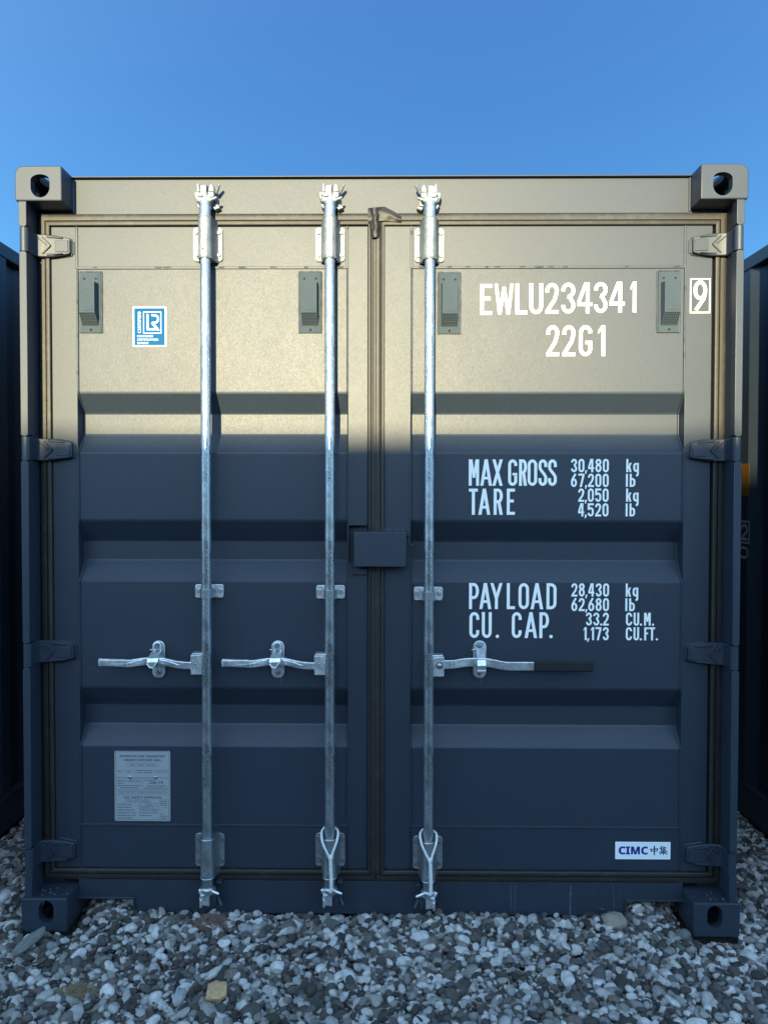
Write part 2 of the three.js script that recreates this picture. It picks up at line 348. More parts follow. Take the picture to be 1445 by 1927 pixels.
function gasketGeo(X0, X1, Y0, Y1, kl, kr) {                  // rubber seal swept round a door: outer lip, groove, bead
  const prof = [[0, -0.016], [0, 0.003], [0.0015, 0.0048], [0.012, 0.0062], [0.0215, 0.0056], [0.0228, 0.0015], [0.0242, 0.0045], [0.0262, 0.0098], [0.0285, 0.0110], [0.0385, 0.0108], [0.0406, 0.0088], [0.0415, -0.016]];
  const ring = (s) => [[X0 + s * kl, Y0 + s], [X1 - s * kr, Y0 + s], [X1 - s * kr, Y1 - s], [X0 + s * kl, Y1 - s]], v = [];
  for (let i = 0; i + 1 < prof.length; i++) {
    const A = ring(prof[i][0]), B = ring(prof[i + 1][0]), za = ZD + prof[i][1], zb = ZD + prof[i + 1][1];
    for (let k = 0; k < 4; k++) { const m = (k + 1) % 4, a = [...A[k], za], b = [...A[m], za], c = [...B[m], zb], d = [...B[k], zb]; v.push(...a, ...b, ...c, ...a, ...c, ...d); }
  }
  const g = new THREE.BufferGeometry(); g.setAttribute('position', new THREE.BufferAttribute(new Float32Array(v), 3)); g.computeVertexNormals();
  return toCreasedNormals(g, 0.75);
}
function hingeGeo() {                                         // right-hand hinge about y = 0
  const L = [cyl([1.195, -0.0395, -0.0165], [1.195, 0.0395, -0.0165], 0.0145, 0.0145, 28)];
  // strap: from the barrel back along the post, then across the seal onto the door; [x, z, half height, y offset]
  const path = [[1.190, -0.014, 0.0385, 0], [1.184, -0.03, 0.0385, 0], [1.1815, -0.05, 0.0385, 0], [1.1805, -0.066, 0.0385, 0], [1.177, -0.0715, 0.0385, 0], [1.171, -0.0735, 0.0385, 0], [1.15, -0.075, 0.0385, 0], [1.128, -0.077, 0.037, 0], [1.10, -0.0785, 0.0325, 0], [1.078, -0.0795, 0.0285, 0], [1.071, -0.0800, 0.0265, 0], [1.0675, -0.083, 0.0235, 0]];
  const th = 0.013, ring = path.map(([x, z, h], i) => {
    const p = path[Math.max(0, i - 1)], q = path[Math.min(path.length - 1, i + 1)], dx = q[0] - p[0], dz = q[1] - p[1], l = Math.hypot(dx, dz), nx = -dz / l, nz = dx / l;   // normal away from the face
    const sx = nz > 0 ? -1 : 1, ox = nx * th * sx, oz = nz * th * sx, c = 0.003;
    return [[x + ox, h, z + oz], [x + ox * 0.25, h, z + oz * 0.25], [x, h - c, z], [x, -h + c, z], [x + ox * 0.25, -h, z + oz * 0.25], [x + ox, -h, z + oz]];
  });
  const v = [], quad = (a, b, c, d) => v.push(...a, ...b, ...c, ...a, ...c, ...d);
  for (let i = 0; i + 1 < ring.length; i++) for (let k = 0; k < 6; k++) { const m = (k + 1) % 6; quad(ring[i][k], ring[i][m], ring[i + 1][m], ring[i + 1][k]); }
  const e = ring[ring.length - 1]; quad(e[0], e[1], e[2], e[3]); quad(e[0], e[3], e[4], e[5]);
  const g = new THREE.BufferGeometry(); g.setAttribute('position', new THREE.BufferAttribute(new Float32Array(v), 3)); g.computeVertexNormals();
  L.push(toCreasedNormals(g, 0.6));
  const rib = (x0, y0, x1, y1, w, zb) => { const dx = x1 - x0, dy = y1 - y0, l = Math.hypot(dx, dy), nx = -dy / l * w, ny = dx / l * w; return plate(poly([[x0 + nx, y0 + ny], [x1 + nx * 0.5, y1 + ny * 0.5], [x1 - nx * 0.5, y1 - ny * 0.5], [x0 - nx, y0 - ny]].reverse()), zb - 0.006, zb + 0.0035, 0.0012); };
  L.push(rib(1.146, 0.031, 1.092, 0.0255, 0.0035, -0.0745), rib(1.146, -0.031, 1.092, -0.0275, 0.003, -0.0745));     // upper and lower edge ribs
  L.push(rib(1.161, 0.029, 1.132, 0.001, 0.0026, -0.0735), rib(1.161, -0.029, 1.132, -0.001, 0.0026, -0.0735), rib(1.176, 0.026, 1.146, 0.002, 0.002, -0.073));   // chevron
  L.push(plate(rrect(1.0735, 1.119, -0.0215, 0.0195, 0.003), -0.084, -0.0755, 0.0015));     // pad at the tip
  L.push(plate(rrect(1.064, 1.126, -0.027, 0.0245, 0.006), -0.101, -0.092, 0.002), ...bead([[1.064, -0.024, ZD], [1.064, 0.02, ZD]], 0.004), ...bead([[1.068, -0.0275, ZD], [1.126, -0.036, ZD]], 0.004), ...bead([[1.068, 0.026, ZD], [1.126, 0.036, ZD]], 0.004));
  return join(L);
}
const HINGE = hingeGeo(), HINGE_L = flat(mirror(HINGE));

const scuffMat = (draw) => { const m = M.paint.clone(); m.color = lin(1, 1, 1); m.map = paintCanvas(0.98, 2.0, 1000, draw); return m; };
function door(s, label, x0, x1, xi0, xi1, draw) {             // outer frame x0..x1, sheet xi0..xi1
  const d = group('door', main, null, label), Y0 = 0.176, Y1 = 2.4225;
  const g = panelGeo(xi0 - 0.01, xi1 + 0.01), q = flat(g), uv = q.attributes.uv, p = q.attributes.position;
  for (let i = 0; i < p.count; i++) uv.setXY(i, (p.getX(i) - xi0 + 0.02) / 0.98, (p.getY(i) - PY0 + 0.02) / 2.0);
  q.userData.ownUv = true;
  mesh('door_panel', [q], scuffMat(draw), d);
  mesh('stile', box(x0, xi0, Y0, Y1, -0.16, ZD, 0.0025), M.paint, d);
  mesh('stile', box(xi1, x1, Y0, Y1, -0.16, ZD, 0.0025), M.paint, d);
  mesh('top_rail', box(xi0 + 0.0005, xi1 - 0.0005, PY1, Y1, -0.16, ZD - 0.0015, 0.002), M.paint, d);
  mesh('bottom_rail', box(xi0 + 0.0005, xi1 - 0.0005, Y0, PY0, -0.16, ZD - 0.0015, 0.002), M.paint, d);
  const pr = profile(), W = [];
  for (const x of [xi0 + 0.0015, xi1 - 0.0015]) { W.push(...bead(pr.map(([y, z]) => [x, y, z + 0.0015]), 0.004), box(x - 0.0055, x + 0.0035, PY1 - 0.004, Y1, ZD - 0.004, ZD + 0.0022, 0.002), ...bead([[x, PY0, ZD], [x, Y0 + 0.01, ZD]], 0.0018)); }
  for (const y of [PY0 + 0.003, PY1 - 0.001]) W.push(box(xi0, xi1, y - 0.0045, y + 0.0045, ZD - 0.005, ZD + 0.0016, 0.0018)); if (0) W.push(...bead([[xi0, y, ZD - 0.001], [xi1, y, ZD + 0.0005]], 0.0046));
  for (let k = 0; k < 26; k++) { const v = rnd() > 0.5, x = v ? (rnd() > 0.5 ? xi0 + 0.001 : xi1 - 0.001) : rr(xi0, xi1), y = v ? rr(1.86, Y1) : PY1; W.push(ball([x, y, ZD], rr(0.0024, 0.0038), v ? [1, rr(2, 6), 1] : [rr(2, 6), 1, 1])); }
  mesh('weld_bead', W, M.paint, d);
  mesh('gasket', s < 0 ? gasketGeo(-1.1840, -0.0135, 0.134, 2.4645, 1, 0.68) : gasketGeo(-0.0125, 1.1905, 0.134, 2.4630, 0.68, 1), M.rubber, d);
  for (const y of HINGE_Y) { const h = new THREE.Mesh(s > 0 ? HINGE : HINGE_L, M.paint); h.name = 'hinge'; h.castShadow = h.receiveShadow = true; h.position.y = y; d.add(h); }
  return d;
}
const doorL = door(-1, 'left door with a blue certification sticker and a grey approval plate', -1.1425, -0.0417, -1.0535, -0.1115, (c, px) => {
  streak(c, px, 0.06, 1.0 + .0, 0.05, 1.005, 1, 0.0);
  streak(c, px, 0.028, 1.402, 0.09, 1.436, 1.6, 0.3); streak(c, px, 0.6, 1.31, 0.66, 1.335, 1.2, 0.1); streak(c, px, 0.02, 1.24, 0.1, 1.26, 1, 0.12);
  for (let i = 0; i < 14; i++) { const x = rr(0.05, 0.93), y = rr(0.1, 1.9); streak(c, px, x, y, x + rr(-.03, .03), y + rr(-.02, .02), 1, rr(0.05, 0.14)); }
  streak(c, px, 0.728, 1.436, 0.73, 1.48, 1.6, 0.6, '190,205,215');
});
const doorR = door(1, 'right door with white weight and code lettering', 0.0145, 1.1435, 0.1075, 1.0515, (c, px) => {
  for (let i = 0; i < 16; i++) { const x = rr(0.05, 0.93), y = rr(0.1, 1.9); streak(c, px, x, y, x + rr(-.02, .02), y + rr(-.03, .03), 1, rr(0.05, 0.14)); }
  streak(c, px, 0.265, 1.435, 0.266, 1.47, 1.6, 0.5, '190,205,215'); streak(c, px, 0.266, 1.47, 0.268, 1.62, 1.2, 0.18);
  streak(c, px, 0.33, 1.96, 0.33, 2.0, 1.2, 0.2);
});
// rounded lip of the right door's seal where it laps the left door, and the crumpled end of it at the top
{
  mesh('gasket_lip', [box(-0.0150, -0.0005, 0.166, 2.436, -0.104, -0.0855, 0.0035)], M.rubber, doorR);
  const band = (pts) => { const s = poly(pts), g = new THREE.ExtrudeGeometry(s, { depth: 2.26, bevelEnabled: false }).rotateX(-Math.PI / 2); return xf(g, new THREE.Matrix4().makeScale(1, 1, -1).setPosition(0, 0.170, 0)); };
  mesh('gasket_skirt', [band([[-0.0415, -0.1], [-0.0145, -0.1], [-0.0145, -0.0895], [-0.020, -0.0900], [-0.0405, -0.0965]])], M.rubber, doorL);
  mesh('gasket_skirt', [band([[-0.001, -0.1], [0.0143, -0.1], [0.0135, -0.0965], [-0.001, -0.0905]])], M.rubber, doorR);
  const fold = (w, h, f) => { const g = new THREE.PlaneGeometry(1, 1, 18, 18), p = g.attributes.position; for (let i = 0; i < p.count; i++) { const u = p.getX(i) + 0.5, v = p.getY(i) + 0.5; p.setXYZ(i, ...f(u, v)); } g.computeVertexNormals(); return g; };
  const crumple = (u, v) => 0.0022 * Math.sin(9 * u + 5 * v) + 0.0014 * Math.sin(17 * v - 6 * u);
  const A = fold(0, 0, (u, v) => [-0.0405 + u * 0.052 * (0.45 + 0.55 * v ** 0.6) + 0.012 * (1 - v) ** 2 , 2.375 + v * 0.098 + 0.006 * u * v, -0.089 + 0.019 * Math.sin(Math.PI * Math.min(1, u * 1.05)) + crumple(u, v)]);
  const B = fold(0, 0, (u, v) => [-0.042 + u * 0.115, 2.428 + v * (0.052 - 0.028 * Math.max(0, u - 0.5) * 2) + 0.006 * Math.sin(3 * u), -0.0925 + 0.0165 * Math.sin(Math.PI * (0.25 + 0.7 * v)) * (1 - 0.35 * u) + 0.6 * crumple(v, u)]);
  mesh('gasket_flap', [A, B], M.rubber, doorR, 'crumpled end of the rubber seal');
}

// ------------------------------------------------------------ locking bars, cams, brackets, handles
const ZB = -0.047, BOLT = join([new THREE.CylinderGeometry(0.0068, 0.0078, 0.0065, 6).rotateX(Math.PI / 2).rotateZ(0.4), new THREE.CylinderGeometry(0.0098, 0.0104, 0.002, 16).rotateX(Math.PI / 2).translate(0, 0, -0.004)]);
const RIVET = join([new THREE.SphereGeometry(0.0085, 16, 8).scale(1, 1, 0.62)]);
function fix(name, g, mat, parent, pos) { const m = new THREE.Mesh(g, mat); m.name = name; m.castShadow = m.receiveShadow = true; m.position.set(...pos); parent.add(m); return m; }
function omega(r, foot, zf, zc) {                             // outline of a bracket that wraps the bar; x, -z plane drawn as x, y
  const s = new THREE.Shape(); s.moveTo(-foot, zf); const a0 = Math.PI + 0.28; s.lineTo(r * Math.cos(a0) , zc + r * Math.sin(a0)); s.absarc(0, zc, r, a0, -0.28, true); s.lineTo(foot, zf); s.lineTo(-foot, zf);
  return s;
}
const along = (s, h, seg = 18) => toCreasedNormals(new THREE.ExtrudeGeometry(s, { depth: h, bevelEnabled: true, bevelSize: 0.0012, bevelThickness: 0.0012, bevelSegments: 1, curveSegments: seg }).rotateX(-Math.PI / 2), 0.7);
// z is measured from the door face: shape y -> -(-z): after rotateX(-90) shape y becomes -z, so outlines are drawn with y = -z
const om = (r, foot, h) => { const s = omega(r, foot, 0.006, 0.053), g = new THREE.ExtrudeGeometry(s, { depth: h, bevelEnabled: false, curveSegments: 20 }), p = g.attributes.position; const n = g.toNonIndexed ? (g.index ? g.toNonIndexed() : g) : g; const a = n.attributes.position; for (let i = 0; i < a.count; i++) { const x = a.getX(i), y = a.getY(i), z = a.getZ(i); a.setXYZ(i, x, z, ZD + y); } const t = a.array; for (let i = 0; i < t.length; i += 9) for (let k = 0; k < 3; k++) { const w = t[i + 3 + k]; t[i + 3 + k] = t[i + 6 + k]; t[i + 6 + k] = w; } n.computeVertexNormals(); return toCreasedNormals(n, 0.6); };
const BAR = {
  pipe: (() => { const g = cyl([0, 0.27, ZB], [0, 2.34, ZB], 0.0172, 0.0172, 36); return flat(g); })(),
  neckTop: join([cyl([0, 2.33, ZB], [0, 2.48, ZB], 0.0192, 0.0192, 32), cyl([0, 2.474, ZB], [0, 2.488, ZB], 0.021, 0.0195, 32)]),
  neckLow: join([cyl([0, 0.128, ZB], [0, 0.2, ZB], 0.0185, 0.019, 32), cyl([0, 0.118, ZB], [0, 0.132, ZB], 0.0195, 0.021, 32), cyl([0, 0.1365, ZB], [0, 0.1405, ZB], 0.0235, 0.0215, 32)]),
  plate: flat(plate(rrect(-0.0515, 0.0515, -0.0588, 0.0588, 0.0125), ZD + 0.0005, ZD + 0.0065, 0.0015)),
  sleeve: (() => { const h = 0.142, b = om(0.0232, 0.034, h).translate(0, -h / 2, 0); const t = (y) => new THREE.CylinderGeometry(0.0036, 0.0036, 0.02, 12).rotateX(Math.PI / 2).translate(-0.002, y, ZB + 0.022); const bore = new THREE.CylinderGeometry(0.0205, 0.0205, 0.03, 28);
    return join([cut(b, t(0.031), t(-0.043), bore.clone().translate(0, h / 2, ZB), bore.clone().translate(0, -h / 2, ZB)), new THREE.TorusGeometry(0.0222, 0.0028, 8, 32).rotateX(Math.PI / 2).translate(0, h / 2 - 0.003, ZB), new THREE.TorusGeometry(0.0222, 0.0028, 8, 32).rotateX(Math.PI / 2).translate(0, -h / 2 + 0.004, ZB)]); })(),
  guide: (() => { const h = 0.031, b = om(0.0212, 0.024, h).translate(0, -h / 2, 0); const t = new THREE.CylinderGeometry(0.0034, 0.0034, 0.02, 12).rotateX(Math.PI / 2).translate(-0.002, 0.001, ZB + 0.02); return cut(b, t); })(),
  ears: flat(plate(rrect(-0.0498, 0.0498, -0.0235, 0.0235, 0.008), ZD + 0.0005, ZD + 0.0065, 0.0015)),
};
{ // cam on the bar end (upper; the lower one is turned over), origin on the bar's axis at the collar
  const k = 0.000165, m = (pts) => poly(pts.map(([u, v]) => [(u - 435) * k, (560 - v) * k]));
  const at = (u, v, z) => [(u - 435) * k, (560 - v) * k, z];
  BAR.cam = join([
    plate(m([[310, 565], [268, 505], [285, 460], [330, 385], [340, 232], [490, 222], [482, 345], [500, 435], [590, 500], [575, 565]].reverse()), -0.020, 0.013, 0.003),
    plate(m([[296, 390], [296, 222], [340, 215], [350, 390]].reverse()), 0.010, 0.022, 0.002), plate(m([[280, 400], [320, 372], [415, 455], [395, 490], [310, 470]].reverse()), 0.010, 0.020, 0.002),
    plate(m([[458, 540], [455, 230], [478, 230], [484, 540]].reverse()), 0.010, 0.0165, 0.0015),
    cyl(at(530, 535, 0.008), at(672, 492, 0.012), 0.0062, 0.0048, 14), ball(at(672, 492, 0.012), 0.0049), ball(at(275, 520, 0.0), 0.006), cyl(at(330, 540, 0), at(275, 520, 0), 0.008, 0.006, 12),
  ]);
  BAR.keeper = join([
    plate(m([[205, 340], [245, 325], [290, 335], [275, 420], [262, 480], [235, 485], [208, 410]].reverse()), -0.051, -0.004, 0.003), plate(m([[246, 545], [310, 540], [320, 640], [285, 655], [250, 600]].reverse()), -0.051, -0.012, 0.003),
    plate(m([[495, 350], [618, 352], [628, 420], [600, 468], [520, 462], [492, 420]].reverse()), -0.051, 0.006, 0.003), plate(m([[498, 340], [500, 262], [540, 178], [580, 176], [612, 250], [622, 332]].reverse()), -0.051, 0.0, 0.003),
    plate(m([[255, 600], [255, 340], [560, 300], [640, 300], [640, 600]].reverse()), -0.0512, -0.046, 0.001), cyl(at(630, 312, -0.02), at(712, 200, -0.006), 0.0072, 0.0052, 14), ball(at(712, 200, -0.006), 0.0053), plate(m([[560, 600], [690, 560], [700, 620], [600, 660]].reverse()), -0.051, -0.022, 0.003),
  ]);
  BAR.camLow = flat(flip(BAR.cam)); BAR.keeperLow = flat(flip(BAR.keeper));
  BAR.camM = flat(mirror(BAR.cam)); BAR.keeperM = flat(mirror(BAR.keeper)); BAR.camLowM = flat(mirror(BAR.camLow)); BAR.keeperLowM = flat(mirror(BAR.keeperLow));
}
// one locking bar: x of its axis, side of its handle (-1 left, 1 right), height offsets of its brackets
function lockingBar(x, hs, label, dTop, dMid, dLow, dx) {
  const b = group('locking_bar', main, [x, 0, 0], label), mir = hs > 0;
  fix('pipe', BAR.pipe, M.zinc, b, [0, 0, 0]);
  fix('bar_end', BAR.neckTop, M.zinc, b, [0, dTop, 0]); fix('bar_end', BAR.neckLow, M.zinc, b, [0, dLow, 0]);
  fix('cam', mir ? BAR.camM : BAR.cam, M.cast, b, [0, 2.484 + dTop, ZB]); fix('cam', mir ? BAR.camLowM : BAR.camLow, M.bright, b, [0, 0.1335 + dLow, ZB]);
  for (const [y, sy] of [[2.358 + dTop, 1], [0.2475 + dLow, -1]]) {
    fix('bearing_plate', BAR.plate, sy > 0 ? M.cast : M.zinc, b, [dx, y, 0]); fix('bearing_sleeve', BAR.sleeve, sy > 0 ? M.cast : M.zinc, b, [0, y + (sy > 0 ? 0.006 : -0.006), 0]);
    for (const [i, j] of [[-1, 1], [1, 1], [-1, -1], [1, -1]]) fix('bolt', BOLT, M.cast, b, [dx + i * 0.0395, y + j * 0.0385, ZD + 0.0105]);
  }
  fix('guide_plate', BAR.ears, M.bright, b, [dx * 0.5, 1.154 + dMid, 0]); fix('guide_strap', BAR.guide, M.bright, b, [0, 1.152 + dMid, 0]);
  for (const i of [-1, 1]) fix('bolt', BOLT, M.bright, b, [dx * 0.5 + i * 0.0385, 1.156 + dMid, ZD + 0.0105]);
  return b;
}
const bars = [
  lockingBar(-0.5930, -1, 'leftmost locking bar, on the middle of the left door', 0.001, 0.003, -0.0035, -0.0025),
  lockingBar(-0.1700, -1, 'locking bar on the left door beside the centre seal', 0, 0.001, 0, -0.0025),
  lockingBar(0.1690, 1, 'locking bar of the right door, with a black grip on its handle', -0.003, -0.004, -0.0085, 0.0005)];
// keepers welded to the header and the sill
for (const [x, mir, dy, dl] of [[-0.593, 0, 0.001, -0.0035], [-0.17, 0, 0, 0], [0.169, 1, -0.003, -0.0085]]) {
  fix('cam_keeper', mir ? BAR.keeperM : BAR.keeper, M.cast, main, [x, 2.484 + dy, ZB]);
  fix('cam_keeper', mir ? BAR.keeperLowM : BAR.keeperLow, M.paint, main, [x, 0.1335 + dl, ZB]);
}
// handles
function ribbonBar(pts, hw, z0, z1, bev = 0.002) { const up = pts.map(([x, y]) => [x, y + hw]), dn = pts.map(([x, y]) => [x, y - hw]).reverse(); const s = poly([...up, ...dn]); const area = THREE.ShapeUtils.area(s.getPoints()); return plate(area < 0 ? poly([...up, ...dn].reverse()) : s, z0, z1, bev, 0.33); }
const HUB = join([
  plate(rrect(-0.052, -0.014, -0.036, 0.030, [0.004, 0.001, 0.001, 0.001]), -0.010, 0.014, 0.0015), plate(rrect(-0.049, -0.010, 0.0305, 0.0365, 0.0015), -0.026, 0.012, 0.0015), box(-0.018, 0.004, -0.03, 0.03, -0.012, 0.004)]);
{
  const smooth = (a) => { const c = new THREE.CatmullRomCurve3(a.map(([x, y]) => V3(x, y, 0)), false, 'catmullrom', 0.5); return c.getPoints(26).map((p) => [p.x, p.y]); };
  // pressed handle with a leaf-shaped swell in the middle, as on the two left bars (x from the bar's axis)
  const line = smooth([[-0.048, -0.001], [-0.071, -0.0007], [-0.1045, 0.003], [-0.146, 0.0122], [-0.175, 0.0142], [-0.2045, 0.0138], [-0.235, 0.0098], [-0.266, 0.0052], [-0.3, 0.0066], [-0.335, 0.008], [-0.368, 0.0092]]);
  const zf = 0.012, L = [ribbonBar(line, 0.0125, -0.002, zf, 0.0025)];
  L.push(plate(rrect(-0.3695, -0.276, -0.0035, 0.0195, 0.004), -0.001, zf + 0.0025, 0.002));
  const leaf = (x0, x1, y0, y1) => { const s = new THREE.Shape(), mx = (x0 + x1) / 2, my = (y0 + y1) / 2; s.moveTo(x0, y0); s.quadraticCurveTo(mx, my - 0.008, x1, y1 - 0.008); s.lineTo(x1, y1 + 0.008); s.quadraticCurveTo(mx, my + 0.009, x0, y0); return s; };
  L.push(plate(leaf(-0.090, -0.160, 0.0015, 0.0135), zf - 0.002, zf + 0.004, 0.0018), plate(leaf(-0.272, -0.215, 0.0055, 0.0130), zf - 0.002, zf + 0.004, 0.0018));
  for (let i = 0; i < 9; i++) L.push(box(-0.364 + i * 0.0055, -0.3605 + i * 0.0055, 0.0085, 0.0150, zf, zf + 0.0038, 0.0006)); for (let i = 0; i < 8; i++) L.push(box(-0.32 + i * 0.0055, -0.3165 + i * 0.0055, 0.0005, 0.0062, zf, zf + 0.0038, 0.0006));
  BAR.handle = join(L);
  const line2 = smooth([[0.048, 0.001], [0.085, 0.002], [0.115, 0.007], [0.145, 0.0095], [0.19, 0.0095], [0.225, 0.004], [0.262, -0.003], [0.30, -0.0035], [0.36, -0.0035], [0.56, -0.0035]]);
  BAR.handleR = join([ribbonBar(line2, 0.0145, -0.003, 0.006, 0.002)]);
}
for (const i of [0, 1]) {
  const b = bars[i]; fix('handle_hub', HUB, M.bright, b, [0, 0.9135, ZB]); fix('handle', BAR.handle, M.bright, b, [0, 0.9085, ZB]);
  fix('rivet', join([new THREE.TorusGeometry(0.0042, 0.0012, 8, 16)]), M.zinc, b, [-0.0345, 0.912, ZB + 0.0145]);
}
fix('handle_hub', flat(mirror(HUB)), M.bright, bars[2], [0, 0.910, ZB]); fix('handle', BAR.handleR, M.bright, bars[2], [0, 0.912, ZB]);
fix('rivet', join([new THREE.CylinderGeometry(0.0135, 0.014, 0.003, 20).rotateX(Math.PI / 2), ball([0, 0, 0.002], 0.0088, [1, 1, 0.7])]), M.zinc, bars[2], [0.036, 0.9125, ZB + 0.0155]);
fix('grip', join([new RoundedBoxGeometry(0.203, 0.0365, 0.019, 4, 0.0065)]), M.black, bars[2], [0.4595, 0.9085, ZB + 0.0015]);

// handle catches: a plate bolted to the door with a hinged latch over the handle
const CATCH = flat(plate(rrect(-0.0225, 0.0225, -0.0655, 0.0655, 0.0215), ZD + 0.0005, ZD + 0.0075, 0.002));
const strapXY = (pts, w, r = 0.001) => { const L = []; for (let i = 0; i + 1 < pts.length; i++) { const [y0, z0, w0] = pts[i], [y1, z1, w1] = pts[i + 1]; const s = poly([[-(w0 ?? w), 0], [w0 ?? w, 0], [w1 ?? w, 1], [-(w1 ?? w), 1]]); const l = Math.hypot(y1 - y0, z1 - z0), g = new THREE.ExtrudeGeometry(s, { depth: 0.004, bevelEnabled: false }).scale(1, l, 1).translate(0, 0, -0.002).rotateX(Math.atan2(z1 - z0, y1 - y0)).translate(0, y0, z0); L.push(g, new THREE.CylinderGeometry(0.002, 0.002, 2 * (w1 ?? w), 8).rotateZ(Math.PI / 2).translate(0, y1, z1)); } return L; };
const LATCH_A = join([
  plate(rrect(-0.016, 0.016, 0.026, 0.0635, [0.002, 0.002, 0.015, 0.015]), ZD + 0.010, ZD + 0.020, 0.003), ...strapXY([[0.034, ZD + 0.022, 0.016], [0.026, ZD + 0.045, 0.0165], [0.016, ZD + 0.070, 0.018], [0.004, ZD + 0.075, 0.019]], 0.017),
  plate((() => { const s = new THREE.Shape(); s.moveTo(-0.0195, 0.006); s.lineTo(0.0195, 0.008); s.quadraticCurveTo(0.016, -0.0115, -0.003, -0.016); s.quadraticCurveTo(-0.0185, -0.012, -0.0195, 0.006); return s; })(), ZD + 0.071, ZD + 0.078, 0.002),
  ...bead([[-0.0195, 0.0, ZD + 0.079], [-0.009, -0.0125, ZD + 0.080], [0.003, -0.0145, ZD + 0.080], [0.017, 0.005, ZD + 0.079]], 0.0022),
  plate(rrect(-0.014, 0.006, -0.06, -0.022, 0.002), ZD + 0.009, ZD + 0.014, 0.002), plate(rrect(-0.012, 0.002, -0.04, -0.012, 0.002), ZD + 0.012, ZD + 0.028, 0.002)]);
const LATCH_B = join([...strapXY([[0.040, ZD + 0.010], [0.019, ZD + 0.038], [0.0075, ZD + 0.0605], [-0.009, ZD + 0.0665], [-0.022, ZD + 0.065], [-0.0255, ZD + 0.059], [-0.0265, ZD + 0.067], [-0.0315, ZD + 0.065], [-0.033, ZD + 0.05]], 0.0142)]);
for (const [x, y, L, label] of [[-0.773, 0.9165, LATCH_A, 'catch of the leftmost handle'], [-0.355, 0.918, LATCH_A, 'catch of the handle beside the centre seal'], [0.3485, 0.9205, LATCH_B, 'catch of the black-gripped handle']]) {
  const c = group('handle_catch', main, [x, y, 0], label);
  fix('catch_plate', CATCH, M.bright, c, [0, 0, 0]); fix('latch', L, M.bright, c, [0, 0, 0]);
  fix('bolt', L === LATCH_B ? RIVET : BOLT, M.cast, c, [-0.001, 0.047, ZD + (L === LATCH_B ? 0.009 : 0.023)]); fix('bolt', L === LATCH_B ? RIVET : BOLT, M.cast, c, [-0.001, -0.046, ZD + (L === LATCH_B ? 0.009 : 0.0165)]);
  fix('pin', join([cyl([-0.026, 0.0345, ZD + 0.012], [-0.018, 0.0345, ZD + 0.012], 0.003), ball([-0.026, 0.0345, ZD + 0.012], 0.0035)]), M.zinc, c, [0, 0, 0]);
}

